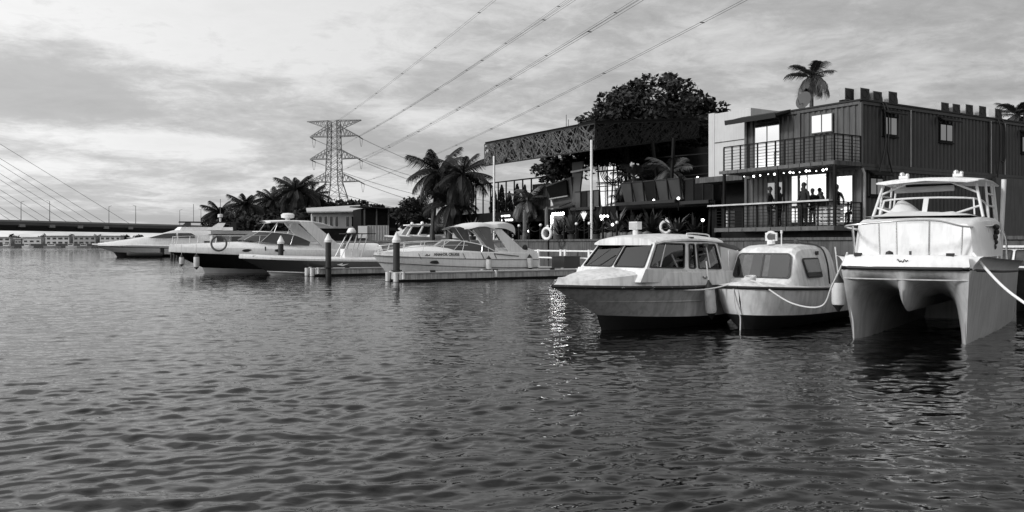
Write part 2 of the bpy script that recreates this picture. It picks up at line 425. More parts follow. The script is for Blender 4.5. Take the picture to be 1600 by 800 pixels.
# ================================================================== SETTING
# ---- water: polar sheet round the viewpoint, finer near it, heights from a sum of real-size ripples
def build_water():
    rg = np.random.RandomState(3)
    r = np.concatenate([3.0 * np.exp(np.linspace(0, math.log(50.0), 1180)), 150.0 * np.exp(np.linspace(0, math.log(60.0), 90))[1:]])
    nf_ = 600
    fine = np.linspace(R(-38), R(38), nf_)
    rest = np.linspace(R(38), R(322), 60)[1:-1]
    th = np.concatenate([fine, rest])
    dth = np.concatenate([np.full(nf_, fine[1] - fine[0]), np.full(58, rest[1] - rest[0])])
    RR, TT = np.meshgrid(r, th, indexing='ij')
    X = RR * np.sin(TT); Y = RR * np.cos(TT)
    sp = np.maximum(np.gradient(r)[:, None] * np.ones_like(TT), RR * dth[None, :])
    Z = np.zeros_like(X)
    nw = 230
    lam = 0.075 * np.exp(rg.rand(nw) * math.log(1.3 / 0.075))
    base = R(101)     # running mostly towards / away from the viewer
    ang = base + rg.randn(nw) * R(30)
    ph = rg.rand(nw) * 2 * math.pi
    # gust pattern: ripples come in patches
    gust = 0.85 + 0.35 * np.sin(X * 0.31 + 1.3 + 0.9 * np.sin(Y * 0.27)) * np.sin(Y * 0.23 + 0.4 + 0.8 * np.sin(X * 0.19))
    wx = X + 0.10 * np.sin(1.9 * Y + 0.7 * X) + 0.04 * np.sin(5.1 * Y - 2.3 * X); wy = Y + 0.10 * np.sin(1.3 * X + 0.5 * Y) + 0.04 * np.sin(4.3 * X + 1.9 * Y)
    for l, a, p in zip(lam, ang, ph):
        k = 2 * math.pi / l
        slope = 0.0150 * math.exp(-((math.log(l / 0.21)) / 0.62) ** 2) + 0.0045
        amp = slope / k
        n_ = int(np.searchsorted(-(l / sp[:, 0]), -2.2)); n_ = max(2, n_)
        q = (slice(0, n_), slice(None))
        lod = np.clip((l / sp[q] - 2.2) / 2.2, 0, 1)
        phase = k * (wx[q] * math.cos(a) + wy[q] * math.sin(a)) + p
        sn = np.sin(phase)
        Z[q] += amp * lod * gust[q] * (sn + 0.35 * sn * sn)
    nr, nth = X.shape
    V = np.stack([X, Y, Z], -1).reshape(-1, 3)
    i = np.arange(nr - 1)[:, None]; j = np.arange(nth)[None, :]
    a = i * nth + j; b = i * nth + (j + 1) % nth
    c = (i + 1) * nth + (j + 1) % nth; d = (i + 1) * nth + j
    Fq = np.stack([a, d, c, b], -1).reshape(-1, 4)
    V = np.vstack([V, [[0, 0, 0]]])
    me = bpy.data.meshes.new('water')
    nf = len(Fq)
    tri = np.stack([np.full(nth, len(V) - 1), np.arange(nth), (np.arange(nth) + 1) % nth], -1)[:, [0, 1, 2]]
    me.vertices.add(len(V)); me.vertices.foreach_set('co', V.astype(np.float32).ravel())
    me.loops.add(nf * 4 + nth * 3)
    me.loops.foreach_set('vertex_index', np.concatenate([Fq.ravel(), tri.ravel()]).astype(np.int32))
    me.polygons.add(nf + nth)
    me.polygons.foreach_set('loop_start', np.concatenate([np.arange(nf) * 4, nf * 4 + np.arange(nth) * 3]).astype(np.int32))
    me.polygons.foreach_set('loop_total', np.concatenate([np.full(nf, 4), np.full(nth, 3)]).astype(np.int32))
    me.update(calc_edges=True); me.validate(); me.shade_smooth()
    m = bpy.data.materials.new('harbour_water'); m.use_nodes = True
    t = m.node_tree; b_ = t.nodes['Principled BSDF']
    b_.inputs['Base Color'].default_value = (0.003, 0.003, 0.003, 1)
    b_.inputs['Roughness'].default_value = 0.03
    b_.inputs['IOR'].default_value = 1.32
    tcn = t.nodes.new('ShaderNodeTexCoord')
    def bumpn(scale, sx, dist, strength, prev=None, detail=3):
        mp = t.nodes.new('ShaderNodeMapping'); mp.inputs['Scale'].default_value = (sx, 1, 1); mp.inputs['Rotation'].default_value = (0, 0, R(9))
        t.links.new(tcn.outputs['Object'], mp.inputs[0])
        no = t.nodes.new('ShaderNodeTexNoise'); no.inputs['Scale'].default_value = scale; no.inputs['Detail'].default_value = detail
        no.inputs['Roughness'].default_value = 0.55
        t.links.new(mp.outputs[0], no.inputs['Vector'])
        bp = t.nodes.new('ShaderNodeBump'); bp.inputs['Strength'].default_value = strength; bp.inputs['Distance'].default_value = dist
        t.links.new(no.outputs[0], bp.inputs['Height'])
        if prev is not None: t.links.new(prev.outputs[0], bp.inputs['Normal'])
        return bp
    b0 = bumpn(0.8, 0.40, 0.045, 0.7, None, 4)
    b1 = bumpn(2.6, 0.40, 0.028, 0.7, b0)
    b2 = bumpn(8.0, 0.45, 0.007, 0.6, b1)
    t.links.new(b2.outputs[0], b_.inputs['Normal'])
    me.materials.append(m)
    o = bpy.data.objects.new('water', me); col.objects.link(o); tag(o, kind='structure')
build_water()

# ---- land behind the quay, quay wall
GZ = 1.62
g = MB()
outline = [(-1.75, -120), (-1.75, 118), (14, 150), (60, 190), (400, 330), (900, 300), (900, -120)]
g.add([W(u, v, GZ) for u, v in outline] + [W(u, v, -1) for u, v in outline],
      [tuple(range(7))] + [(i, (i + 1) % 7, 7 + (i + 1) % 7, 7 + i) for i in range(1, 7)])
tag(g.build('ground', SOIL), kind='structure')
q = qthing('quay_wall', 'stained concrete quay wall along the waterfront behind the moored boats', 'wall', -1.75, 0)
g = MB(); v = -60.0
i = 0
while v < 118:      # cast sections with open joints
    w = 3.2
    MBs = MB(); MBs.box((-0.15, v + w / 2, 0.2), (0.36 + 0.03 * (i % 2), w - 0.03, 2.86))
    MBs.build('wall_panel', CONC, q); v += w; i += 1
g = MB(); g.box((-0.16, 29, GZ + 0.07), (0.5, 178, 0.11)); g.build('coping', CONC, q)

# ---- far shore with houses
fs = MB()
pts = [(-700, 352), (-250, 345), (-90, 348), (40, 380), (600, 520), (1500, 700)]
n = len(pts)
fs.add([(x, y, -1) for x, y in pts] + [(x, y, 1.5) for x, y in pts] + [(x * 1.0, y + 700, 6) for x, y in pts],
       [(i, i + 1, n + i + 1, n + i) for i in range(n - 1)] + [(n + i, n + i + 1, 2 * n + i + 1, 2 * n + i) for i in range(n - 1)])
tag(fs.build('far_shore', FARL), kind='structure')

# ---- houses on the far shore
def far_house(px0, px1, ytop, m, roofm, label, storeys=2, Y=352):
    x0 = (px0 - 800) / FPX * Y; x1 = (px1 - 800) / FPX * Y; zt = CAM_H + (381 - ytop) / FPX * Y
    w = x1 - x0; zb = 1.0
    t = thing('waterfront_house', label, 'house', ((x0 + x1) / 2, Y, zb), 0, 'houses on the far shore')
    h = zt - zb
    MB().box((0, 4, h / 2), (w, 8, h)).build('wall', m, t)
    MB().box((0, 4, h + 0.12), (w + 0.7, 8.8, 0.26)).build('roof', roofm, t)
    for st in range(storeys):
        nwin = max(2, int(w / 2.0)); zc = h * (0.28 + 0.46 * st) if storeys > 1 else h * 0.5
        for k in range(nwin):
            x = -w / 2 + w * (k + 0.5) / nwin
            wd = MB().box((x, -0.03, zc), (w / nwin * (0.45 + 0.25 * rnd.random()), 0.1, h * 0.2)).build('window', ACD, t)
    return t
HG = mat('pale_grey_house', 0.48, 0.8, var=0.2); HD = mat('grey_house', 0.30, 0.8, var=0.2)
far_house(-14, 16, 371, HG, HD, 'pale two-storey waterfront house at the left edge beyond the bridge')
far_house(23, 33, 373, HD, HG, 'narrow grey waterfront house second from the left beyond the bridge', 1)
far_house(35, 64, 371, HG, HG, 'wide grey waterfront house with large windows left of centre under the bridge', 1)
far_house(71, 108, 369, HG, HD, 'broad pale two-storey house under the middle of the bridge span')
far_house(114, 149, 369, HD, HG, 'darker two-storey house with pale roof beyond the bridge')
far_house(156, 188, 369, HG, HD, 'two-storey house with flat roof right of the darker one, beyond the yacht bow')
far_house(200, 236, 372, HD, HG, 'low waterfront house half hidden behind the white motor yacht')
def bush_mesh(name, n, rx, ry, rz, leaf, seed, flat=0.55):
    r = random.Random(seed); m = MB()
    for _ in range(n):
        a = r.random() * 6.283; b = math.acos(1 - r.random() * (1 + flat)); k = 0.72 + 0.36 * r.random()
        k *= 0.82 + 0.24 * math.sin(3 * a + seed) * math.sin(2.3 * b + seed * 2)
        c = Vector((rx * k * math.sin(b) * math.cos(a), ry * k * math.sin(b) * math.sin(a), rz * k * math.cos(b)))
        u = Vector((r.gauss(0, 1), r.gauss(0, 1), r.gauss(0, 1))).normalized(); w = u.cross(Vector((r.gauss(0, 1), r.gauss(0, 1), r.gauss(0, 1)))).normalized()
        s = leaf * (0.6 + 0.8 * r.random())
        m.add([c - u * s - w * s * .2, c + w * s * .45 - u * s * .2, c + u * s, c - w * s * .45], [(0, 1, 2, 3)])
    return m
for k, (px, w) in enumerate(((19, 6), (66, 5), (110, 6), (151, 7), (192, 6), (215, 6))):
    x = (px - 800) / FPX * 356
    t = thing('shore_tree', 'small dark tree %s on the far shore' % ('at the left end', 'left of the broad pale house', 'right of the broad pale house', 'left of the flat-roofed house', 'right of the flat-roofed house', 'behind the yacht')[k], 'tree', (x, 357, 1.2))
    MB().tube([(0, 0, -0.3), (0, 0, 2.2)], 0.2, 6).build('trunk', BARK, t)
    bush_mesh('crown', 160, w * .45, w * .45, 1.9, 0.7, k).build('crown', LEAFD, t, at=(0, 0, 2.3))

for k, (px, w, lab) in enumerate(((12, 5, 'at the left edge'), (44, 4, 'below the wide grey house'), (82, 6, 'left below the broad pale house'), (112, 4, 'below the gap between the houses'), (132, 5, 'below the darker house'), (176, 5, 'below the flat-roofed house'))):
    x = (px - 800) / FPX * 335
    t = thing('moored_launch', 'tiny pale launch on the far water ' + lab, 'boat', (x, 335, 0), R(4 * k), 'tiny launches along the far shore')
    m = MB(); m.loft([[Vector((w * (a - .5), b * (1 - a ** 4) * .9, z)) for a in (0, .3, .6, .85, 1)] for b, z in ((.8, -.2), (1, .7))], mirror=True); m.build('hull', WHITE if k % 2 else HD, t)
    MB().box((-.3, 0, 1.1), (w * .45, 1.3, .9)).build('cabin', WHITE, t)
    MB().box((-.3, -.66, 1.2), (w * .38, .04, .35)).build('window', ACD, t)

# ---- cable-stayed bridge
BD = Vector((0.353, 0.935, 0)).normalized(); B0 = Vector((-142, 240, 0)); BN = Vector((BD.y, -BD.x, 0))
bz0, bz1 = 5.25, 7.55
br = thing('cable_stayed_bridge', 'dark cable-stayed road bridge crossing the water at the far left', 'bridge', (B0.x, B0.y, 0))
def bp(t, n, z): p = BD * t + BN * n; return (p.x, p.y, z)
g = MB()
sec = [(-6.5, bz1), (6.5, bz1), (6.5, bz1 - 0.9), (4.6, bz0), (-4.6, bz0), (-6.5, bz1 - 0.9)]
ts = [-150 + 340 * k / 34 for k in range(35)]
g.loft([[bp(t, n_, z) for n_, z in sec] + [bp(t, *sec[0])] for t in ts]); g.build('deck', BRG, br)
for sgn in (6.35, -6.35):
    g = MB(); g.bar(bp(-150, sgn, bz1 + 0.25), bp(190, sgn, bz1 + 0.25), 0.18, 0.5); g.build('parapet', BRGL if sgn > 0 else BRG, br)
mast = MB(); MT = -72
mast.tube([bp(MT, -5, -2), bp(MT, -4.2, bz1), bp(MT, 0, 62)], [1.6, 1.4, 0.9], 8); mast.tube([bp(MT, 5, -2), bp(MT, 4.2, bz1), bp(MT, 0, 62)], [1.6, 1.4, 0.9], 8)
mast.build('pylon', BRG, br)
for t in (78, 150):
    MB().box((bp(t, 0, 2)), (2.2, 7.5, 7.2), math.atan2(BD.y, BD.x)).build('pier', BRG, br)
for k, (t, zt) in enumerate(((40.0, 60), (30.2, 57), (20.4, 54), (10.6, 51), (0.8, 48), (-9, 45))):
    for sgn in (5.9, -5.9):
        g = MB(); g.tube([bp(t + (1.5 if sgn > 0 else -1.5), sgn, bz1), bp(MT, sgn * .12, zt + sgn * .2)], 0.055, 5); g.build('stay_cable', WIRE, br)
    MB().box(bp(t + 0.5, 6.4, bz1 - 1.0), (1.8, 0.5, 0.8), math.atan2(BD.y, BD.x)).build('anchor_block', BRGL, br)
for k, (t, sgn) in enumerate(((11, 5.6), (11, -5.6), (43.5, 5.6), (43.5, -5.6), (74, 5.6), (76, -5.6))):
    p = B0 + Vector(bp(t, sgn, bz1))
    l = thing('street_lamp', '%s thin street lamp on the bridge deck' % ('nearest, front-side', 'nearest, rear-side', 'second, front-side', 'second, rear-side', 'farthest, front-side', 'farthest, rear-side')[k], 'street lamp', p, 0, 'street lamps on the bridge')
    MB().tube([(0, 0, 0), (0, 0, 6.2)], [0.12, 0.07], 6).build('pole', WIRE, l)
    MB().bar((0, 0, 6.15), (-0.9 * sgn / 5.6, 0, 6.4), 0.12, 0.09).build('lamp_head', WIRE, l)

# ---- lattice power pylon and its lines
PY = Vector((((522 - 800) / FPX) * 348, 348, 1.5))
pyl = thing('power_pylon', 'tall lattice steel power pylon with three pairs of crossarms', 'pylon', PY, R(-12))
def zpx(y): return CAM_H + (381 - y) / FPX * 348 - 1.5
ZT = zpx(189)
prof = [(0, 6.4), (zpx(308), 4.1), (zpx(285), 2.6), (zpx(245), 2.3), (zpx(213), 2.05), (ZT, 1.9)]
def hw(z):
    for (a, wa), (b, wb) in zip(prof, prof[1:]):
        if a <= z <= b: return wa + (wb - wa) * (z - a) / (b - a)
    return prof[-1][1]
for sx, sy in ((1, 1), (1, -1), (-1, 1), (-1, -1)):
    g = MB()
    for (a, wa), (b, wb) in zip(prof, prof[1:]): g.bar((sx * wa, sy * wa, a), (sx * wb, sy * wb, b), 0.34)
    g.build('leg', PYL, pyl)
g = MB(); z = 0.0
while z < ZT - 0.5:
    z2 = min(ZT, z + hw(z) * 1.15)
    a, b = hw(z), hw(z2)
    for (x1, y1), (x2, y2) in (((-1, -1), (1, -1)), ((1, -1), (1, 1)), ((1, 1), (-1, 1)), ((-1, 1), (-1, -1))):
        g.bar((x1 * a, y1 * a, z), (x2 * b, y2 * b, z2), 0.12); g.bar((x2 * a, y2 * a, z), (x1 * b, y1 * b, z2), 0.12)
        g.bar((x1 * b, y1 * b, z2), (x2 * b, y2 * b, z2), 0.14)
    z = z2
g.build('bracing', PYL, pyl)
arms = [(zpx(213), 10.8, 4.2), (zpx(248), 10.8, 3.8), (zpx(284), 11.6, 3.6)]
tips = []
ZA = []
for k, (za, reach, dep) in enumerate(arms + [(ZT, 11.6, -3.4)]):
    for s in (-1, 1):
        h0 = hw(min(za, ZT)); x0 = s * h0; x1 = s * (reach - .6) if k < 3 else s * 11.4
        g = MB()
        for sy in (-1, 1):
            lo = Vector((x0, sy * h0, za)); hi = Vector((x0, sy * h0 * .95, za + dep)); tip = Vector((x1, sy * 0.5, za))
            g.bar(lo, tip, 0.3); g.bar(hi, tip, 0.26)
            n_ = 5
            for i in range(n_):
                p1 = lo.lerp(tip, i / n_); p2 = hi.lerp(tip, (i + .5) / n_); p3 = lo.lerp(tip, (i + 1) / n_)
                g.bar(p1, p2, 0.16); g.bar(p2, p3, 0.16)
        g.bar((x1, -.5, za), (x1, .5, za), 0.3)
        g.build('crossarm', PYL, pyl)
        if k < 3: tips.append((s, k, Vector((x1, 0, za - 0.2))))
pm = Matrix.Rotation(R(-12), 3, 'Z')
D1 = Vector((147, -398, 12)); D2 = Vector((92, 300, -2))
lev = ('top', 'middle', 'lowest')
for s, k, tp in tips:
    p0 = PY + pm @ tp
    D1 = Vector((398 * ((.402, .405, .384) if s < 0 else (.374, .362, .350))[k], -398, 12))
    side = 'left' if s < 0 else 'right'
    # insulator strings and the jumper loop between them are parts of the pylon
    for D in (D1, D2):
        dn = D.normalized(); a = tp; b = tp + (pm.inverted() @ dn) * 4.0 - Vector((0, 0, 0.6))
        MB().tube([a, b], 0.22, 6).build('insulator', WIRE, pyl)
    a = tp + (pm.inverted() @ D1.normalized()) * 4; b = tp + (pm.inverted() @ D2.normalized()) * 4
    MB().tube(hang(a - Vector((0, 0, .6)), b - Vector((0, 0, .6)), 3.6, 10), 0.07, 5).build('jumper_loop', WIRE, pyl)
    for D, sag, wh in ((D1, 5, 'towards the viewer'), (D2, 8, 'away behind the palms')):
        dn = D.normalized(); st = p0 + dn * 4 - Vector((0, 0, .6))
        pl = thing('power_line', 'twin power line from the %s %s crossarm running %s' % (lev[k], side, wh), 'power line', st)
        sd_ = Vector((dn.y, -dn.x, 0)) * 0.25
        for o in (-1, 1):
            MB().tube([p - st + sd_ * o for p in hang(st, p0 + D, sag, 40)], 0.028 if D is D1 else 0.05, 4).build('wire', WIRE, pl)
        if D is D1:
            pts_ = hang(st, p0 + D, sag, 16)
            for p in pts_[1:10]: MB().bar(p - st - sd_ * 1.2, p - st + sd_ * 1.2, 0.11).build('spacer', WIRE, pl)

# ---- palms
def frond_mesh(L, droop, seed, width=0.55, npair=26, stiff=0.0):
    r = random.Random(seed); m = MB()
    pts = []
    for i in range(11):
        t = i / 10
        pts.append(Vector((L * (t - 0.18 * droop * t * t), 0, L * (0.42 * t - droop * 1.0 * t * t))))
    m.tube(pts, [0.028 * (1 - .85 * i / 10) + .006 for i in range(11)], 4, False)
    for i in range(npair):
        t = 0.12 + 0.88 * (i + .5) / npair; k = min(int(t * 10), 9); p = pts[k].lerp(pts[k + 1], t * 10 - k)
        d = (pts[k + 1] - pts[k]).normalized()
        ll = width * L * 0.50 * (math.sin(math.pi * (0.12 + 0.80 * t)) ** 0.7) * (0.85 + 0.3 * r.random())
        for s in (-1, 1):
            out = (Vector((0, s, 0)) * 0.9 + d * 0.75 + Vector((0, 0, -0.15 + stiff))).normalized()
            tip = p + out * ll + Vector((0, 0, -ll * (0.55 + 0.35 * r.random()) * (1 - stiff)))
            mid = p + out * ll * .55 + Vector((0, 0, -ll * 0.12 * (1 - stiff)))
            wv = d * 0.0145
            m.add([p - wv, p + wv, mid + wv * .9, mid - wv * .9, tip], [(0, 1, 2, 3), (3, 2, 4)])
    return m
FR = []
def fr_data(key, *a, m=FROND, **k):
    o = frond_mesh(*a, **k).build('frond_source', m); d = o.data; bpy.data.objects.remove(o); return d
COCO = [fr_data(0, 1.0, 0.30, 1), fr_data(0, 1.0, 0.55, 2), fr_data(0, 1.0, 0.80, 3), fr_data(0, 1.0, 1.05, 4)]
ARECA = [fr_data(0, 1.0, 0.35, 5, width=.85, npair=34, stiff=.3, m=FRONDL), fr_data(0, 1.0, 0.75, 6, width=.85, npair=34, m=FRONDL)]
for d in COCO + ARECA: d.name = 'frond'
def palm(label, base, H, L, nf=22, lean=(0, 0), seed=0, kind=COCO, group=None, tr=0.15, name='palm_tree', low=-0.9):
    r = random.Random(seed); t = thing(name, label, 'palm tree', base, 0, group)
    pts = [(lean[0] * (k / 8) ** 1.6, lean[1] * (k / 8) ** 1.6, -0.2 + (H + .2) * k / 8) for k in range(9)]
    m = MB(); m.tube(pts, [tr * (1.35 - .65 * k / 8) * (1.15 if k == 0 else 1) for k in range(9)], 8); m.build('trunk', BARK, t, 40)
    top = Vector(pts[-1])
    for i in range(nf):
        f = i / nf
        pitch = 1.05 - (1.05 - low) * f ** 0.85 + r.gauss(0, .10)    # young fronds up, old ones hanging
        o = bpy.data.objects.new('frond', kind[min(len(kind) - 1, int(f * len(kind)))]); col.objects.link(o); o.parent = t
        o.location = top + Vector((0, 0, -0.25 * f)); s = L * (0.72 + 0.34 * math.sin(math.pi * min(1, .2 + f * .8))) * (0.9 + .2 * r.random())
        o.scale = (s, s, s)
        o.rotation_euler = (r.gauss(0, .25), -pitch * 0.62 - 0.0, i * 2.39996 + r.gauss(0, .2))
    if kind is COCO:
        for k in range(5):
            a = k * 1.25
            MB().ball(top + Vector((.22 * math.cos(a), .22 * math.sin(a), -.35)), 0.13, 7, 5, (1, 1, 1.2)).build('coconut', POT, t)
    return t
def palm_at(label, px, ycrown, Y, L, **k):
    x, y, z = onY(px, ycrown, Y); g_ = GZ
    return palm(label, (x - k.get('lean', (0, 0))[0], y, g_), z - g_, L, **k)
palm_at('coconut palm on the left of the pair by the lattice canopy', 686, 268, 62, 2.5, nf=36, seed=1, lean=(.5, 0), low=-2.1)
palm_at('coconut palm on the right of the pair by the lattice canopy', 722, 272, 60, 2.3, nf=36, seed=2, lean=(.9, 0), low=-2.2)
palm_at('low bushy palm hanging between the two coconut palms', 704, 318, 61, 2.2, nf=30, seed=12, lean=(.2, 0), low=-2.1)
palm_at('leftmost coconut palm in the distant grove behind the motor yacht', 343, 332, 118, 2.6, nf=44, seed=3, low=-2.1)
palm_at('second coconut palm from the left in the distant grove', 384, 321, 116, 2.8, nf=44, seed=4, low=-2.1)
palm_at('third coconut palm in the distant grove, half sunk in shrubs', 428, 314, 122, 3.0, nf=44, seed=5, low=-2.1)
palm_at('tallest coconut palm in the distant grove left of the pylon', 463, 297, 118, 3.4, nf=44, seed=6, low=-2.1)
palm_at('coconut palm just left of the pylon legs', 488, 306, 124, 2.8, nf=44, seed=7, low=-2.0)
palm_at('slender feathery palm rising behind the container roof', 1268, 118, 44, 1.3, nf=20, seed=8, kind=ARECA, tr=.13, low=-1.2)
palm_at('feathery palm at the right edge behind the container roof', 1590, 178, 52, 1.5, nf=20, seed=9, kind=ARECA, tr=.12, low=-1.1)

# ---- broadleaf trees and shrubs
def leaf_cloud(m, r, c, rad, n, leaf):
    for _ in range(n):
        d = Vector((r.gauss(0, 1), r.gauss(0, 1), r.gauss(0, 1)))
        d = d.normalized() * (0.55 + .45 * r.random()) * rad; d.z *= .75
        p = c + d
        u = Vector((r.gauss(0, 1), r.gauss(0, 1), r.gauss(0, .6))).normalized(); w = u.cross(Vector((r.gauss(0, 1), r.gauss(0, 1), r.gauss(0, 1)))).normalized()
        s = leaf * (.6 + .8 * r.random())
        m.add([p - u * s, p + w * s * .5, p + u * s, p - w * s * .5], [(0, 1, 2, 3)])
def tree(label, base, H, rx, rz, seed, ncl=110, nleaf=60, leaf=0.16, m=LEAF, spread=0.45, name='broadleaf_tree', crown_z=None, clr=0.55, group=None):
    r = random.Random(seed); t = thing(name, label, 'tree', base, 0, group)
    cz = crown_z if crown_z else H - rz
    wood = MB(); wood.tube([(0, 0, -.3), (.1, 0, cz * .45), (0, .1, cz * .8)], [.26 * H / 8, .2 * H / 8, .15 * H / 8], 8)
    cr = MB()
    for i in range(ncl):
        a = r.random() * 6.283; cb = 1 - r.random() * 1.55; sb = math.sqrt(max(0, 1 - cb * cb)); k = r.random() ** .45
        k *= 0.86 + .2 * math.sin(2 * a + seed) * math.cos(3 * cb + seed)
        c = Vector((rx * k * sb * math.cos(a), rx * k * sb * math.sin(a), cz + rz * k * cb))
        leaf_cloud(cr, r, c, clr * (.7 + .6 * r.random()), nleaf, leaf)
        if i % 6 == 0: wood.tube([(0, .1, cz * .75), Vector((0, 0, cz * .8)).lerp(c, .5) + Vector((0, 0, .25)), c], [.09, .06, .02], 5)
    wood.build('trunk', BARK, t, 40); cr.build('crown', m, t)
    return t
x, y, z = onY(1016, 205, 56)
tree('large dark spreading tree behind the lattice canopy', (x, y, GZ), 10.6, 6.7, 4.2, 11, ncl=480, nleaf=75, leaf=.17, crown_z=6.6, clr=.62)
x, y, z = onY(866, 262, 62)
tree('small tree showing under the lattice canopy', (x, y, GZ), 6.6, 1.5, 1.5, 13, ncl=40, nleaf=55, leaf=.15, clr=.45)
x, y, z = onY(1095, 262, 60)
tree('leafy tree filling the gap left of the white wall', (x, y, GZ), 7.2, 2.4, 2.6, 14, ncl=70, nleaf=60, leaf=.16, clr=.55)
x, y, z = onY(650, 350, 84)
tree('round dark tree left of the palm pair', (x, y, GZ), 4.3, 2.6, 2.0, 15, ncl=60, nleaf=70, leaf=.2, m=LEAFD, clr=.7, crown_z=2.4)
for k, (px, yt, Y, rx) in enumerate(((356, 334, 126, 4), (408, 326, 128, 5), (445, 314, 130, 5), (500, 308, 128, 4.8), (540, 306, 130, 5.2), (575, 318, 128, 4), (372, 342, 112, 4), (425, 334, 110, 5), (475, 330, 108, 4.5))):
    x, y, z = onY(px, yt, Y)
    tree('dense dark shrub tree %s' % ('at the left foot of the distant grove', 'behind the second grove palm', 'behind the third grove palm', 'at the pylon foot, left', 'at the pylon foot, middle', 'at the pylon foot, right, above the bungalow', 'low in front at the left of the grove', 'low in front in the middle of the grove', 'low in front at the right of the grove')[k],
         (x, y, GZ), z - GZ, rx, (z - GZ) * .5, 30 + k, ncl=110, nleaf=45, leaf=.34, m=LEAFD, clr=1.1, name='shrub_tree', group='shrubs in the distant grove')

# ================================================================== SHORE BUILDINGS
# ---- container building (local x = u inland, y = v along the quay)
def corrugated(m, p0, p1, z0, z1, nrm, pitch=0.27, depth=0.045):
    p0, p1 = Vector(p0), Vector(p1); L = (p1 - p0).length; d = (p1 - p0) / L; nrm = Vector(nrm)
    prof = []; x = 0.0
    while x < L:
        for a, o in ((0, 0), (.30, 0), (.44, -depth), (.78, -depth), (.92, 0)):
            if x + a * pitch <= L: prof.append((x + a * pitch, o))
        x += pitch
    prof.append((L, 0))
    lo = [p0 + d * a + nrm * o + Vector((0, 0, z0)) for a, o in prof]; hi = [p + Vector((0, 0, z1 - z0)) for p in lo]
    m.loft([lo, hi])
cb = qthing('container_building', 'two-storey building of stacked dark shipping containers with balcony', 'building', 0, 0)
UZ0, UZ1, LZ0, LZ1, DV, DU = 4.55, 6.95, 2.0, 4.42, 5.75, 13.0
for nm, z0, z1 in (('upper', UZ0, UZ1), ('lower', LZ0, LZ1)):
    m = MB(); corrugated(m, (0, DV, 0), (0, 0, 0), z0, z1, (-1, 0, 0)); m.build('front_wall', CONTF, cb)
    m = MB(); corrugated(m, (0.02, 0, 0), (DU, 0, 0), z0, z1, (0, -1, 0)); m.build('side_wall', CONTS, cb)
    MB().box2((0.06, 0.06, z0 - .02), (DU - .06, DV - .06, z1 + .02)).build('inner_shell', DARKW, cb)
for z0, z1 in ((UZ0, UZ1), (LZ0, LZ1)):     # corner posts and rails of the container frames
    for (u, v_) in ((0, 0), (0, DV / 2), (0, DV), (9.0, 0), (DU, 0)):
        MB().box((u + (0.0 if v_ else .0), v_, (z0 + z1) / 2), (.13, .13, z1 - z0)).build('corner_post', CONTF if u == 0 else CONTS, cb)
    for z in (z0, z1):
        MB().box((0, DV / 2, z), (.11, DV, .12)).build('end_rail', CONTF, cb); MB().box((DU / 2, 0, z), (DU, .11, .12)).build('side_rail', CONTS, cb)
MB().box2((-.1, -.1, UZ1 + .07), (DU, DV, UZ1 + .13)).build('roof', DKST, cb)
# front (u = 0) openings: quads seen from the water, left is large v
def fq(v0, v1, z0, z1, u=-0.02): return [(u, v1, z0), (u, v0, z0), (u, v0, z1), (u, v1, z1)]
def sq_(u0, u1, z0, z1, v=-0.02): return [(u0, v, z0), (u1, v, z0), (u1, v, z1), (u0, v, z1)]
window(cb, fq(3.85, 5.25, 4.66, 6.76), 0, .05, MIRROR, CONTF, .02, 'balcony_door', (0.5,))
window(cb, fq(1.24, 2.28, 5.95, 6.74), 0, .05, MIRROR, CONTF, .02, 'window', (0.5,))
window(cb, fq(3.7, 4.55, 2.9, 4.15), 0, .05, SEMIMIR, CONTF, .02, 'window')
window(cb, fq(1.5, 3.28, 2.35, 4.36), 0, .05, MIRROR, CONTF, .02, 'window', (0.46,))
window(cb, fq(0.3, 1.08, 2.3, 4.2), 0, .05, MIRROR, CONTF, .02, 'glass_door')
for (u0, u1, z0, z1) in ((1.38, 2.26, 5.78, 6.55), (5.2, 6.15, 5.78, 6.55), (11.7, 12.6, 5.68, 6.45), (.5, 1.35, 3.38, 4.1)):
    w_ = window(cb, sq_(u0, u1, z0, z1), 0, .06, SEMIMIR, BLKST, .02, 'window', (0.5,))
    MB().prism([(u0 - .12, -.02, z1 + .22), (u1 + .12, -.02, z1 + .22), (u1 + .12, -.42, z1 + .03), (u0 - .12, -.42, z1 + .03)], (0, 0, .05)).build('window_hood', BLKST, w_)
    MB().box2((u0 - .06, -.09, z0 - .07), (u1 + .06, -.0, z0 - .02)).build('sill', BLKST, w_)
# awning above the balcony door
aw = MB(); aw.prism([(-.04, 3.3, 7.02), (-.04, 6.0, 7.02), (-.95, 6.1, 6.78), (-.95, 3.3, 6.78)], (0, 0, .10)); aw.build('awning', DKST, cb)
aw = MB(); aw.prism([(-.95, 3.3, 6.7), (-.95, 6.1, 6.7), (-.98, 6.1, 6.9), (-.98, 3.3, 6.9)], (-.03, 0, 0)); aw.build('awning_edge', DKST, cb)
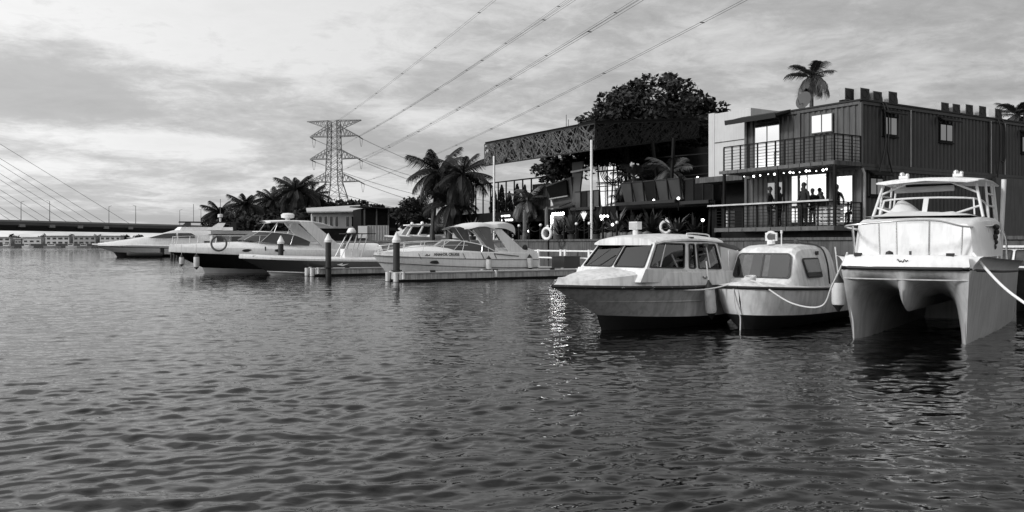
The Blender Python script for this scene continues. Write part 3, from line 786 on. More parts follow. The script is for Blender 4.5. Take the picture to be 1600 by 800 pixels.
# balcony slab, posts, rails
def railing(parent, pts, z0, z1, nbar, post_every, bm, rb=.018, pw=.05, top=None):
    for a, b in zip(pts, pts[1:]):
        a, b = Vector(a), Vector(b); L = (b - a).length
        for k in range(nbar):
            z = z0 + (z1 - z0) * (k + .6) / nbar
            MB().bar(a + Vector((0, 0, z)), b + Vector((0, 0, z)), rb).build('rail_bar', bm, parent)
        n_ = max(1, round(L / post_every))
        for k in range(n_ + 1):
            p = a.lerp(b, k / n_)
            MB().bar(p + Vector((0, 0, z0 - .02)), p + Vector((0, 0, z1)), pw).build('rail_post', bm, parent)
        MB().bar(a + Vector((0, 0, z1)), b + Vector((0, 0, z1)), .06, .04).build('top_rail', top or bm, parent)
MB().box2((-1.72, -.12, 4.47), (-.08, 5.55, 4.63)).build('balcony_slab', CONC, cb)
for k in range(11):
    MB().box((-1.735, .15 + k * .53, 4.55), (.03, .50, .13)).build('fascia_board', TIMB, cb)
railing(cb, [(-1.66, 5.5, 0), (-1.66, -.06, 0), (-.1, -.06, 0)], 4.63, 5.63, 8, .45, BLKST)
# terrace deck and bar rail
MB().box2((-1.78, -.15, 2.0), (-.06, 5.95, 2.18)).build('terrace_slab', CONC, cb)
for k in range(8):
    MB().box((-1.795, .22 + k * .75, 2.09), (.03, .72, .15)).build('fascia_board', TIMB, cb)
railing(cb, [(-1.7, 5.9, 0), (-1.7, -.1, 0), (-.12, -.1, 0)], 2.18, 3.08, 7, .75, BLKST)
MB().box2((-1.95, -.02, 3.11), (-1.6, 6.2, 3.17)).build('bar_top', TIMBL, cb)
for v_ in (-.1, 2.6, 5.45):
    MB().box2((-1.74, v_ - .05, 2.18), (-1.64, v_ + .05, 4.47)).build('balcony_post', BLKST, cb)
MB().tube([(-.1, -.14, 4.4), (-.05, -.2, 4.2), (-.05, -.2, 1.9)], .05, 8).build('downpipe', PIPE, cb)
for u in (3.1, 9.05, 10.2):
    MB().tube([(u, -.09, 6.9), (u, -.09, 4.6)], .03, 6).build('conduit', PIPE, cb)
for k, (u, zb) in enumerate(((1.25, 4.15), (1.45, 4.3), (9.6, 3.4), (12.1, 4.0), (10.0, 5.2))):
    r_ = random.Random(k)
    MB().tube(catmull([(u - .1, .3, 7.15), (u, -.12, 6.95), (u + .1, -.14, 6.0), (u + .05, -.14, 5.2), (u + .35 * (1 if k % 2 else -1), -.14, zb)], 14), .035, 6).build('hanging_cable', CABLE, cb)
# lower wall continuation of the side (rendered panel) and the base wall
MB().box2((9.2, -.22, 1.6), (24, -.02, 4.42)).build('rendered_wall', WALLG, cb)
MB().box2((-.1, -.1, 1.0), (DU, DV, 2.0)).build('plinth', WALLG, cb)
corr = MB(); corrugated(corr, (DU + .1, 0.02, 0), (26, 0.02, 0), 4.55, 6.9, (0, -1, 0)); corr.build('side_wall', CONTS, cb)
MB().box2((DU + .1, .1, 4.4), (26, 5, 6.92)).build('inner_shell', DARKW, cb)
# string lights under the balcony
sl = qthing('string_lights', 'string of lit bulbs under the balcony edge', 'string lights', -1.5, 2.6, 4.3)
MB().tube([(0, v_, .06 + .02 * math.sin(v_ * 6)) for v_ in np.linspace(-2.6, 2.2, 20)], .008, 4).build('cord', CABLE, sl)
for k in range(16):
    v_ = -2.5 + k * .26 if k < 13 else 1.0 + (k - 13) * .45
    MB().ball((0, v_ + .06 * math.sin(k * 2.1), 0.02 + .02 * math.sin(k * 1.7)), .022 + .012 * (k % 3), 8, 6).build('bulb', BULB, sl)
# white stair tower to the left of the containers
wt = qthing('white_stair_block', 'tall plain white rendered block left of the containers', 'building', .6, 6.0, 1.6)
MB().box2((0, .05, 3.0), (5, 2.5, 6.0)).build('wall', WALLW, wt)
MB().box2((-.02, 2.25, 3.0), (.3, 2.62, 6.05)).build('pilaster', WALLW, wt)
MB().box2((-.6, .0, 2.75), (4, 2.9, 3.0)).build('floor_slab', CONC, wt)
MB().box2((.6, .2, 0), (5, 2.4, 2.75)).build('lower_wall', DARKW, wt)
MB().box2((-.03, .05, 4.62), (0, 2.24, 4.65)).build('movement_joint', CONC, wt)
# air-conditioning units
def ac(u, v, z, rz, label):
    t = qthing('air_conditioner', label, 'air conditioner', u, v, z, rz, 'outdoor units on the container roof')
    t.scale = (1, 1, .72 + .26 * abs(math.sin(u * 7.3)))
    MB().box((0, 0, .31), (.58, .28, .48)).build('casing', ACW, t)
    MB().box((0.0, -.145, .31), (.53, .02, .44)).build('grille', ACD, t)
    f = MB(); f.torus((-.03, -.158, .31), .16, .012, (0, 1, 0)); f.build('fan_guard', DKST, t)
    for s in (-.2, .2): MB().box((s, 0, .035), (.06, .34, .07)).build('foot', DKST, t)
    MB().tube(catmull([(.29, 0, .30), (.40, 0, .45), (.47, -.02, .25), (.42, -.05, .0)], 10), .03, 6).build('refrigerant_pipe', CABLE, t)
for k, (px, yb, lab) in enumerate(((1331, 153, 'first from the corner, on the front edge'), (1352, 155, 'second from the corner'), (1376, 159, 'third from the corner'), (1401, 165, 'fourth from the corner, tallest in view'), (1486, 177, 'first of the far cluster'), (1502, 179, 'second of the far cluster'), (1522, 182, 'third of the far cluster'), (1541, 184, 'fourth of the far cluster'), (1566, 189, 'last at the right of the roof'))):
    s = (px - 1345) / 255 * 12 if px > 1345 else 0.2
    u = {1331: .15, 1352: .55, 1376: 1.35, 1401: 2.35, 1486: 6.0, 1502: 6.85, 1522: 7.85, 1541: 8.9, 1566: 10.2}[px]
    ac(u, .35 if k else .75, UZ1 + .13, 0, 'pale air conditioning unit on the container roof, ' + lab)
sd_ = qthing('satellite_dish', 'grey satellite dish on the container roof by the palm', 'satellite dish', .4, 2.95, UZ1 + .13)
MB().tube([(0, 0, 0), (0, 0, .3)], .025, 6).build('mast', DKST, sd_)
Md = Matrix.Rotation(R(-75), 3, 'Y')
MB().lathe([(.001, .0), (.15, .012), (.28, .045), (.38, .09)], (0, 0, .38), 18, Md).build('reflector', GREYP, sd_, 60)
MB().tube([(0, 0, .3), (-.32, 0, .2), (-.42, 0, .4)], .012, 5).build('feed_arm', DKST, sd_)

# ---- people on the terrace
def person(label, u, v, z, h, face, pose, mats, sit=False):
    """one continuous skinned body; hair and shirt as children"""
    t = thing('person', label, 'person', W(u, v, z), QA + face, 'people on the terrace')
    s = h / 1.75
    hip = .92 if not sit else .50
    J = {'pel': (0, 0, hip), 'belly': (0.01, 0, hip + .16), 'chest': (.02, 0, hip + .36), 'neck0': (0, 0, hip + .50), 'neck': (.01, 0, hip + .57), 'head0': (.03, 0, hip + .64), 'head1': (.035, 0, hip + .73), 'head2': (.02, 0, hip + .81)}
    E_ = [('pel', 'belly'), ('belly', 'chest'), ('chest', 'neck0'), ('neck0', 'neck'), ('neck', 'head0'), ('head0', 'head1'), ('head1', 'head2')]
    rad = {'pel': (.16, .12), 'belly': (.15, .11), 'chest': (.17, .12), 'neck0': (.10, .08), 'neck': (.055, .055), 'head0': (.075, .07), 'head1': (.085, .095), 'head2': (.06, .07)}
    for k, sg in (('l', 1), ('r', -1)):
        sh = (0, sg * .19, hip + .46); el, ha = pose[k]
        el = (el[0], sg * el[1], hip + el[2]); ha = (ha[0], sg * ha[1], hip + ha[2])
        J.update({'sh' + k: sh, 'el' + k: el, 'wr' + k: ha, 'hd' + k: (ha[0] + .07, ha[1] - sg * .01, ha[2] - .01)})
        E_ += [('neck0', 'sh' + k), ('sh' + k, 'el' + k), ('el' + k, 'wr' + k), ('wr' + k, 'hd' + k)]
        rad.update({'sh' + k: (.068, .068), 'el' + k: (.045, .045), 'wr' + k: (.03, .03), 'hd' + k: (.035, .022)})
        if sit: kn, an, ft = (.42, sg * .11, hip), (.42, sg * .11, .08), (.56, sg * .12, .05)
        else: kn, an, ft = (.03, sg * .10, .49), (-.01, sg * .11, .08), (.14, sg * .13, .04)
        hp = (0, sg * .09, hip - .06 if not sit else hip)
        J.update({'hp' + k: hp, 'kn' + k: kn, 'an' + k: an, 'ft' + k: ft})
        E_ += [('pel', 'hp' + k), ('hp' + k, 'kn' + k), ('kn' + k, 'an' + k), ('an' + k, 'ft' + k)]
        rad.update({'hp' + k: (.095, .095), 'kn' + k: (.06, .06), 'an' + k: (.042, .042), 'ft' + k: (.045, .03)})
    keys = list(J); me = bpy.data.meshes.new('body')
    me.from_pydata([tuple(c * s for c in J[k]) for k in keys], [(keys.index(a), keys.index(b)) for a, b in E_], [])
    o = bpy.data.objects.new('body_rig', me); col.objects.link(o)
    md = o.modifiers.new('skin', 'SKIN'); sv = me.skin_vertices[0].data
    for i_, k in enumerate(keys): sv[i_].radius = tuple(c * s for c in rad[k])
    sv[0].use_root = True
    sb = o.modifiers.new('sub', 'SUBSURF'); sb.levels = 2; sb.render_levels = 2
    dg = bpy.context.evaluated_depsgraph_get(); me2 = bpy.data.meshes.new_from_object(o.evaluated_get(dg)); bpy.data.objects.remove(o)
    me2.name = 'body'; me2.materials.clear(); me2.materials.append(mats[0]); me2.materials.append(SKIN); me2.materials.append(mats[1])
    for p in me2.polygons:
        c = p.center / s
        wr = min((Vector(J['wr' + k]) - Vector(c)).length for k in 'lr')
        p.material_index = 1 if (c.z > hip + .56 or wr < .10) else (2 if c.z < hip + .02 else 0)
        p.use_smooth = True
    b = bpy.data.objects.new('body', me2); col.objects.link(b); b.parent = t
    hx, hy, hz = [c * s for c in J['head1']]
    hm = MB(); hm.ball((hx - .012 * s, hy, hz + .03 * s), .105 * s, 12, 8, (1, .86, .95)); hm.build('hair', HAIR, t, 60)
    fm = MB(); fm.ball((hx + .10 * s, hy, hz - .02 * s), .018 * s, 6, 5, (1.1, .8, 1.5)); fm.build('nose', SKIN, t, 60)
    for sg in (1, -1): MB().ball((hx + .0 * s, sg * .085 * s, hz - .01 * s), .024 * s, 6, 5, (.7, .5, 1.3)).build('ear', SKIN, t, 60)
    return t
P1 = {'l': ((.10, .25, .22), (.30, .16, .20)), 'r': ((.02, .27, .20), (.10, .25, -.04))}
P2 = {'l': ((.05, .28, .20), (.16, .26, -.02)), 'r': ((.14, .26, .24), (.34, .12, .30))}
P3 = {'l': ((.02, .30, .20), (.06, .27, -.03)), 'r': ((.02, .30, .20), (.06, .27, -.03))}
person('person in dark clothes standing leftmost at the terrace rail', -1.15, 3.47, 2.18, 1.66, R(-70), P1, (CLOTH, CLOTH))
person('person in dark clothes standing second from left, facing the leftmost one', -1.1, 3.0, 2.18, 1.64, R(100), P2, (CLOTH, CLOTH))
person('person half hidden behind the broad-shouldered one, near the window', -.55, 2.25, 2.18, 1.60, R(180), P3, (CLOTH2, CLOTH))
person('broad person in a dark jacket standing in the middle of the terrace', -1.05, 1.80, 2.18, 1.74, R(170), P3, (CLOTH, CLOTH))
person('shorter person sitting upright rightmost at the terrace rail', -1.1, .95, 2.28, 1.62, R(95), P1, (CLOTH, CLOTH2), sit=True)
st = qthing('bar_stool', 'tall dark bar stool under the seated person', 'stool', -1.1, .95, 2.18)
MB().lathe([(.17, .52), (.18, .55), (.17, .58)], (0, 0, 0), 12).build('seat', DKST, st)
for a in range(4): MB().bar((.2 * math.cos(a * 1.57 + .7), .2 * math.sin(a * 1.57 + .7), 0), (.1 * math.cos(a * 1.57 + .7), .1 * math.sin(a * 1.57 + .7), .52), .03).build('leg', DKST, st)
# pale cushions / crates behind the terrace rail
for k, (v_, w_, lab) in enumerate(((5.55, .3, 'at the left end'), (.65, .55, 'near the right post'), (.1, .35, 'right of the post'))):
    t = qthing('drinks_crate', 'pale slatted crate behind the terrace rail ' + lab, 'crate', -1.3, v_, 2.18)
    for j in range(5): MB().box((0, 0, .1 + j * .15), (.36, w_, .11)).build('slat', TIMBL, t)
    for a, b in ((1, 1), (1, -1), (-1, 1), (-1, -1)): MB().box((a * .165, b * (w_ / 2 - .02), .40), (.03, .03, .80)).build('post', TIMB, t)

# ---- lattice canopy restaurant
lc = qthing('lattice_canopy', 'large dark canopy with pierced lattice fascia on white posts', 'canopy', -1.5, 14.63, 0)
CV = 11.27
def lattice(m, o, ex, ez, L, z0a, z1a, z0b, z1b, nrm, seed, n=None):
    """random crossing strips clipped to a (possibly tapering) panel; o origin, ex along, z by fraction"""
    r = random.Random(seed); ex = Vector(ex); nrm = Vector(nrm); o = Vector(o)
    def zl(x): return z0a + (z0b - z0a) * x / L
    def zh(x): return z1a + (z1b - z1a) * x / L
    n = n or int(L * 8)
    for k in range(n):
        x = r.random() * L; h = zh(x) - zl(x)
        a = r.choice((.6, 1.0, 1.5, 2.2, .35)) * r.choice((-1, 1)) * (0.8 + .4 * r.random())
        z = zl(x) + r.random() * h; ll = .25 + r.random() * .65
        dx, dz = math.cos(math.atan(a)), math.sin(math.atan(a))
        x0, x1, z0, z1 = x - dx * ll / 2, x + dx * ll / 2, z - dz * ll / 2, z + dz * ll / 2
        def clip(x_, z_): x_ = min(max(x_, 0.02), L - .02); return x_, min(max(z_, zl(x_) + .02), zh(x_) - .02)
        x0, z0 = clip(x0, z0); x1, z1 = clip(x1, z1)
        m.bar(o + ex * x0 + Vector((0, 0, z0)) + nrm * (.012 * (k % 3)), o + ex * x1 + Vector((0, 0, z1)) + nrm * (.012 * (k % 3)), .042 + .035 * r.random(), .02)
npan = 8; pw = CV / npan
for k in range(npan):
    m = MB(); lattice(m, (0, k * pw, 0), (0, 1, 0), 1, pw - .015, 6.40, 7.72, 6.40, 7.72, (-1, 0, 0), 40 + k, n=int(pw * 42))
    pn = m.build('lattice_panel', LATT, lc)
    f = MB()
    for z in (6.40, 7.74): f.bar((0, k * pw + .03, z), (0, (k + 1) * pw - .03, z), .05, .07)
    for y in (k * pw + .03, (k + 1) * pw - .03): f.bar((0.0, y, 6.44), (0.0, y, 7.70), .035, .04)
    f.build('panel_frame', DKST, pn)
SU = 7.4
def zb(u): return 6.40 + 1.12 * u / SU
def zt(u): return 7.74 + .72 * u / SU
for k in range(5):
    w_ = SU / 5; u0 = k * w_
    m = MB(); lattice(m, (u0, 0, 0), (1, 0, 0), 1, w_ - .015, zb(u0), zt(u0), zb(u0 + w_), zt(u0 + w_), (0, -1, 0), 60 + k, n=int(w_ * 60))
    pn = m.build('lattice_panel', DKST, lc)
    f = MB()
    for zz in (zb, zt): f.bar((u0, 0, zz(u0)), (u0 + w_, 0, zz(u0 + w_)), .05, .08)
    f.bar((u0, 0, zb(u0)), (u0, 0, zt(u0)), .04); f.build('panel_frame', BLKST, pn)
m = MB(); m.prism([(0.05, .05, 7.80), (SU, .05, 8.52), (SU, CV, 8.52), (0.05, CV, 7.80)], (0, 0, .10)); m.build('roof', DARKW, lc)
m = MB(); m.prism([(.35, .35, 6.9), (SU, .35, 7.9), (SU, CV, 7.9), (.35, CV, 6.9)], (0, 0, .05)); m.build('ceiling', DARKW, lc)
m = MB(); m.prism([(.30, .3, 6.44), (.33, .3, 6.44), (.33, .3, 7.75), (.30, .3, 7.75)], (0, CV - .3, 0)); m.build('back_sheet', DARKW, lc)
m = MB(); m.prism([(.35, .3, 6.5), (SU, .3, 7.6), (SU, .3, 8.4), (.35, .3, 7.7)], (0, .03, 0)); m.build('back_sheet', DARKW, lc)
for v_ in (.16, 9.9):
    MB().tube([(-.12, v_, GZ - .02), (-.12, v_, 6.9)], .068, 10).build('post', WHITE, lc, 40)
MB().tube([(1.5, 4.6, 7.9), (1.5, 4.6, 8.9)], .02, 5).build('antenna', WIRE, lc); MB().tube([(1.5, 4.4, 7.9), (1.5, 4.4, 8.6)], .02, 5).build('antenna', WIRE, lc)

# dark two-storey restaurant body behind
RV = 20.0
rs = qthing('restaurant', 'dark open-sided restaurant terraces under the lattice canopy', 'restaurant', 0, RV, 0)
def rb(nm, a, b, mt): return MB().box2((a[0], a[1] - RV, a[2]), (b[0], b[1] - RV, b[2])).build(nm, mt, rs)
FZ = 3.58
rb('upper_floor', (1.2, 8.8, FZ - .25), (9.5, 35, FZ), DARKW)
rb('back_wall', (6.5, 8.8, GZ), (6.7, 35, FZ - .25), DARKW)
rb('back_wall', (5.6, 8.8, FZ), (5.8, 19.4, 6.9), DARKW)
rb('back_wall', (9.2, 22.6, FZ), (9.4, 27.0, 5.2), DARKW)
rb('side_wall', (5.8, 8.7, GZ), (9.5, 8.8, 6.6), DARKW)
for v_ in (9.2, 13, 16.4, 20.2, 24, 28, 31.5): rb('column', (1.5, v_ - .12, GZ), (1.75, v_ + .12, FZ - .25), DARKW)
def parapet(u0, v0, v1, z0, z1, n_, lean, mtl):
    w_ = (v1 - v0) / n_
    for k in range(n_):
        a, b = v0 + k * w_ + .03 - RV, v0 + (k + 1) * w_ - .03 - RV
        m = MB(); m.prism([(u0, a, z0), (u0, b, z0), (u0 - lean, b, z1), (u0 - lean, a, z1)], (.04, 0, 0)); p = m.build('parapet_panel', mtl if k % 4 != 2 else BLKST, rs)
        MB().bar((u0 - lean * .5 - .02, a - .03, z0 - .05), (u0 - lean - .02, a - .03, z1 + .05), .06).build('frame', BLKST, p)
    MB().bar((u0 - lean, v0 - RV, z1 + .02), (u0 - lean, v1 - RV, z1 + .02), .06).build('cap_rail', DKST, rs)
    MB().bar((u0 - lean - .3, v0 - RV, z0 - .1), (u0 - lean - .3, v1 - RV, z0 - .1), .10, .16).build('planter_shelf', DKST, rs)
parapet(1.2, 10.9, 15.5, FZ + .15, 4.75, 5, .30, GREYP)
parapet(1.2, 17.7, 20.0, FZ + .05, 4.52, 4, .0, GREYP)
parapet(1.2, 8.9, 10.9, FZ + .05, 4.7, 3, .0, DARKW)
# tilted screen box with its dark opening
m = MB(); m.prism([(1.4, 20.3 - RV, FZ), (1.4, 22.3 - RV, FZ), (1.1, 22.9 - RV, 5.1), (1.1, 20.3 - RV, 5.45)], (.12, 0, 0)); m.build('stage_frame', GREYP, rs)
m = MB(); m.prism([(1.12, 20.6 - RV, 4.38), (1.16, 22.35 - RV, 4.28), (1.04, 22.7 - RV, 4.98), (1.04, 20.6 - RV, 5.30)], (-.06, 0, 0)); m.build('stage_opening', mat('dark_opening', .004, .9, spec=.1), rs)
MB().bar((1.04, 20.5 - RV, 4.34), (1.04, 22.4 - RV, 4.24), .07).build('stage_lip', mat('pale_lip', .25, .6), rs)
m = MB(); m.prism([(1.3, 19.9 - RV, FZ), (1.3, 20.4 - RV, FZ), (1.2, 20.3 - RV, 6.3), (1.2, 19.2 - RV, 6.3)], (.10, 0, 0)); m.build('raking_fin', GREYP, rs)
corr = MB(); corrugated(corr, (1.2, 24.5 - RV, 0), (1.2, 22.5 - RV, 0), FZ, 5.25, (-1, 0, 0), .3, .05); corr.build('corrugated_screen', DKST, rs)
# black glazed frame further along
CLR = mat('grey_tint_glass', .03, .05, spec=.3)
for k in range(11):
    v_ = 24.6 + k * 1.0
    rb('frame_post', (1.15, v_ - .035, FZ), (1.22, v_ + .035, 5.62), BLKST)
    if k >= 8: rb('glass_panel', (1.18, v_ + .05, FZ + .05), (1.19, v_ + .95, 5.55), CLR)
rb('frame_rail', (1.14, 23.4, 5.60), (1.23, 35.2, 5.68), BLKST)
rb('fascia', (1.0, 16, 2.9), (1.15, 35.3, FZ + .02), DARKW)
# bright reflecting glazing under the roof
window(rs, [(4.6, 22.2 - RV, FZ), (4.6, 19.3 - RV, FZ), (4.6, 19.3 - RV, 7.2), (4.6, 22.2 - RV, 7.2)], 0, .05, MIRROR, BLKST, 0, 'glazing')
ar = MB()
for k in range(3): ar.torus((4.45, 20.6 - RV, 6.35), .95 + .13 * k, .03, (1, 0, 0), 28, 5)
ar.build('round_ornament', DKST, rs)
for z in (4.75, 5.05, 5.3, 6.0): MB().bar((4.5, 19.3 - RV, z), (4.5, 22.2 - RV, z + .05), .035 + .03 * (z > 5.9)).build('glazing_bar', BLKST, rs)
for (a, b) in ((20.5, 20.0), (21.5, 21.7), (19.6, 19.9)): MB().bar((4.3, a - RV, FZ), (4.2, b - RV, 7.0), .07).build('raking_bar', BLKST, rs)
MB().bar((1.0, 17.7 - RV, 5.80), (1.0, 20.1 - RV, 5.72), .10).build('white_beam', WHITE, rs)
for (u, v0, v1) in ((2.4, 13.6, 14.6), (2.6, 16.2, 17.0), (2.0, 12.9, 12.5), (3.6, 17.9, 18.4), (1.6, 9.6, 9.2)):
    MB().bar((u, v0 - RV, GZ), (u, v1 - RV, 7.0), .13).build('raking_column', BLKST, rs)
for k, z in enumerate((5.1, 5.5, 6.1)): MB().bar((3.0, 9.5 - RV, z), (3.0, 17.5 - RV, z + .1 * k), .05).build('cross_rail', BLKST, rs)
# lit features
def lit(name, label, cat, u, v, parts, z=GZ):
    t = qthing(name, label, cat, u, v, z)
    for (nm, c, d, mt) in parts: MB().box(c, d).build(nm, mt, t)
    return t
lit('lit_bar_sign', 'two lit horizontal strips behind the left canopy post', 'sign', 1.0, 27.2, [('strip', (0, .15, 1.72), (.06, 1.05, .11), LAMPG), ('strip', (0, -.05, 1.44), (.06, 1.35, .13), LAMPG), ('bracket', (.06, 0, .8), (.05, .08, 1.6), BLKST)])
t = qthing('lit_doorway', 'doorway frame outlined with bright bulbs behind the left life ring', 'doorway', .6, 20.9, GZ)
MB().box((0.05, 0, .9), (.05, 1.2, 1.7)).build('door_panel', GREYP, t)
MB().box((0, .62, 1.05), (.05, .20, 1.1)).build('light_column', LAMPG, t)
for k in range(5): MB().ball((-.02, .45 - .25 * k, 1.66), .085, 8, 6).build('bulb', mat('bright_bulb', .9, .5, emit=22.0), t)
MB().prism([(-.5, -.8, 2.0), (-.5, .8, 1.9), (.4, .8, 2.2), (.4, -.8, 2.3)], (0, 0, .05)).build('porch_roof', GREYP, t)
for k, (px, yp, lab) in enumerate(((939, 338, 'left'), (944, 338, 'middle'), (949, 338, 'right'), (941, 343, 'lower'))):
    x, y, z = onY(px, yp, 46.5); t = thing('pendant_lamp', '%s of the four small lit lamps right of the white canopy post' % lab, 'lamp', (x, y, z))
    MB().ball((0, 0, 0), .075, 8, 6).build('globe', BULB, t); MB().tube([(0, 0, .07), (0, 0, 3.35 - z)], .008, 4).build('cord', CABLE, t)
for k, (px, yp, Y, lab) in enumerate(((826, 361, 52, 'leftmost'), (1022, 313, 45, 'under the right parapet'), (1060, 310, 43, 'at the right end of the parapet'), (1090, 278, 44, 'high by the white block'), (957, 351, 44, 'low beside the pots'), (1098, 344, 38.5, 'left of the terrace rail'))):
    x, y, z = onY(px, yp, Y); t = thing('lantern', 'small lit lantern, %s, at the restaurant' % lab, 'lantern', (x, y, z))
    MB().ball((0, 0, 0), .07, 8, 6).build('globe', BULB, t); MB().tube([(.0, 0, -.06), (0, 0, -.6)], .02, 5).build('stem', BLKST, t)
x, y, z = onY(912, 338, 47)
t = thing('lit_emblem', 'lit leaf-shaped emblem behind the potted agave', 'sign', (x, y, GZ), QA)
for k in range(5):
    a = R(-50 + 25 * k); MB().prism([(0, .05 * math.sin(a), z - GZ - .25), (0, -.25 * math.sin(a) - .05, z - GZ + .15 * math.cos(a)), (0, -.36 * math.sin(a), z - GZ + .30 * math.cos(a)), (0, -.25 * math.sin(a) + .05, z - GZ + .15 * math.cos(a))], (.03, 0, 0)).build('petal', mat('dim_lit_petal', .6, .6, emit=.35), t)
MB().tube([(.05, 0, 0), (.05, 0, z - GZ - .2)], .03, 6).build('stand', BLKST, t)

# ---- quay edge: globe bollard fence, life rings, pots and plants
for k in range(12):
    v_ = 12.6 + k * 1.12
    t = qthing('fence_post', ('globe-topped' if k % 3 != 1 else 'plain') + ' dark fence post on the quay edge, %s from the right' % ('first second third fourth fifth sixth seventh eighth ninth tenth eleventh twelfth'.split()[k]), 'fence post', -1.72, v_, GZ + .1, 0, 'fence posts along the quay')
    MB().box((0, 0, .38), (.08, .08, .78)).build('shaft', BLKST, t)
    if k % 3 != 1: MB().ball((0, 0, .84), .085, 10, 7).build('globe', mat('white_globe', .8, .3), t, 60)
    if k < 11: MB().tube(hang((0, .04, .62), (0, 1.08, .62), .14, 8), .012, 4).build('chain', DKST, t)
def life_ring(px, py, Y, label):
    x, y, z = onY(px, py, Y)
    t = thing('life_ring', label, 'life ring', (x, y, GZ), QA)
    m = MB(); m.torus((-.1, 0, z - GZ), .29, .085, (1, .25, 0), 24, 10); m.build('ring', WHITE, t, 60)
    MB().bar((.0, 0, -1.0), (.0, 0, z - GZ + .1), .07).build('post', BLKST, t)
    MB().ball((-.05, 0, z - GZ + .40), .07, 8, 6).build('lamp', WHITE, t)
life_ring(857, 365, 46, 'white life ring on a thin post by the white dock railing')
life_ring(1043, 355, 42, 'white life ring just above the roof of the left cabin boat')
def agave(label, u, v, z, s, n_=26, seed=0, m_=FROND, pot=True):
    r = random.Random(seed); t = qthing('potted_plant', label, 'plant', u, v, z, 0)
    if pot: MB().lathe([(.16, 0), (.24, .12), (.27, .36), (.29, .38), (.25, .40)], (0, 0, 0), 12).build('pot', POT, t, 50)
    for k in range(n_):
        a = k * 2.4; e = .25 + 1.15 * r.random(); L = s * (.6 + .5 * r.random()); w_ = .045 * s
        d = Vector((math.cos(a) * math.cos(e), math.sin(a) * math.cos(e), math.sin(e))); sd2 = Vector((-math.sin(a), math.cos(a), 0)) * w_
        b0 = Vector((0, 0, .38 if pot else 0)); p1 = b0 + d * L * .55; p2 = b0 + d * L + Vector((0, 0, -.22 * L))
        g_ = MB(); g_.add([b0 - sd2 * .5, b0 + sd2 * .5, p1 + sd2, p1 - sd2, p2], [(0, 1, 2, 3), (3, 2, 4)]); g_.build('leaf', m_, t)
    return t
for k, (u, v_, s, lab) in enumerate(((-.6, 29.0, 1.6, 'spiky plant left of the lit strips'), (-.5, 25.2, 1.8, 'large spiky plant between the strips and the lit doorway'), (-.4, 23.0, 1.3, 'spiky plant just left of the lit doorway'), (-.5, 18.0, 1.9, 'fan-leaved plant beside the lit emblem'), (-.4, 19.3, 1.3, 'spiky plant right of the lit doorway'), (-.6, 15.6, 1.4, 'spiky plant right of the right canopy post'), (-.5, 14.2, 1.9, 'broad plant left of the raking column'), (-.4, 12.9, 1.7, 'arching plant under the parapet'), (-.5, 11.4, 2.0, 'arching plant behind the right life ring'), (-.4, 9.8, 1.6, 'spiky plant right of the right life ring'), (-.8, 8.2, 1.2, 'low plant left of the terrace rail'), (.4, 16.8, 2.1, 'tall plant between the post and the emblem'), (.3, 26.6, 1.5, 'plant in front of the lit strips'))):
    agave('dark ' + lab, u, v_, GZ, s, 34, k, FROND if k % 3 else FRONDL)
for k, (u, v_, H, lab) in enumerate(((2.2, 15.9, 3.6, 'right of the bright glazing'), (2.6, 13.4, 3.8, 'behind the parapet'), (.5, 24.0, 2.6, 'left of the lit doorway'))):
    palm('small feathery terrace palm ' + lab, W(u, v_, GZ), H, 1.4, nf=14, seed=70 + k, kind=ARECA, tr=.06, low=-1.0)
for k, (v_, s, lab) in enumerate(((22.2, 1.7, 'left of the lit doorway'), (19.9, 1.8, 'right of the lit doorway'))):
    t = qthing('rustic_post', 'thick rough timber post ' + lab, 'post', -.9, v_, GZ)
    MB().tube([(0, 0, 0), (.03, .02, s * .5), (0, 0, s), (.02, 0, s + .2)], [.16, .13, .12, .05], 8).build('timber', TIMB, t, 40)
for k in range(7):
    t = qthing('planter', 'pale rounded planter on the terrace edge behind the near cabin boat, %s from the right' % ('first', 'second', 'third', 'fourth', 'fifth', 'sixth', 'seventh')[k], 'planter', -.9, 11.3 + k * .55, GZ, 0, 'rounded planters on the terrace edge')
    MB().lathe([(.22, 0), (.26, .1), (.24, .42), (.20, .46)], (0, 0, 0), 10).build('pot', mat('pale_planter', .14, .8, var=.3), t, 50)
    MB().lathe([(.19, .44), (.10, .50), (.001, .52)], (0, 0, 0), 10).build('soil', SOIL, t, 50)
# dark hedge conifers beyond
for k in range(7):
    x, y, z = onY(772 + k * 12, (296, 290, 300, 288, 290, 298, 302)[k], 64 + (k % 3))
    t = thing('conifer', 'slim dark conifer behind the glazed frame, %s from the left' % ('first', 'second', 'third', 'fourth', 'fifth', 'sixth', 'seventh')[k], 'tree', (x, y, GZ), 0, 'conifers behind the restaurant')
    m = MB(); r = random.Random(k + 90); H = z - GZ
    for _ in range(900):
        f = r.random(); a = r.random() * 6.283; rr = .68 * (1 - f) ** .7 * (0.6 + .5 * r.random()); c = Vector((rr * math.cos(a), rr * math.sin(a), .3 + f * (H - .3)))
        u_ = Vector((r.gauss(0, .4), r.gauss(0, .4), 1)).normalized() * .13; w_ = Vector((r.gauss(0, 1), r.gauss(0, 1), 0)).normalized() * .06
        m.add([c - u_, c + w_, c + u_, c - w_], [(0, 1, 2, 3)])
    m.build('crown', LEAFD, t); MB().tube([(0, 0, -.2), (0, 0, H * .8)], .06, 5).build('trunk', BARK, t)

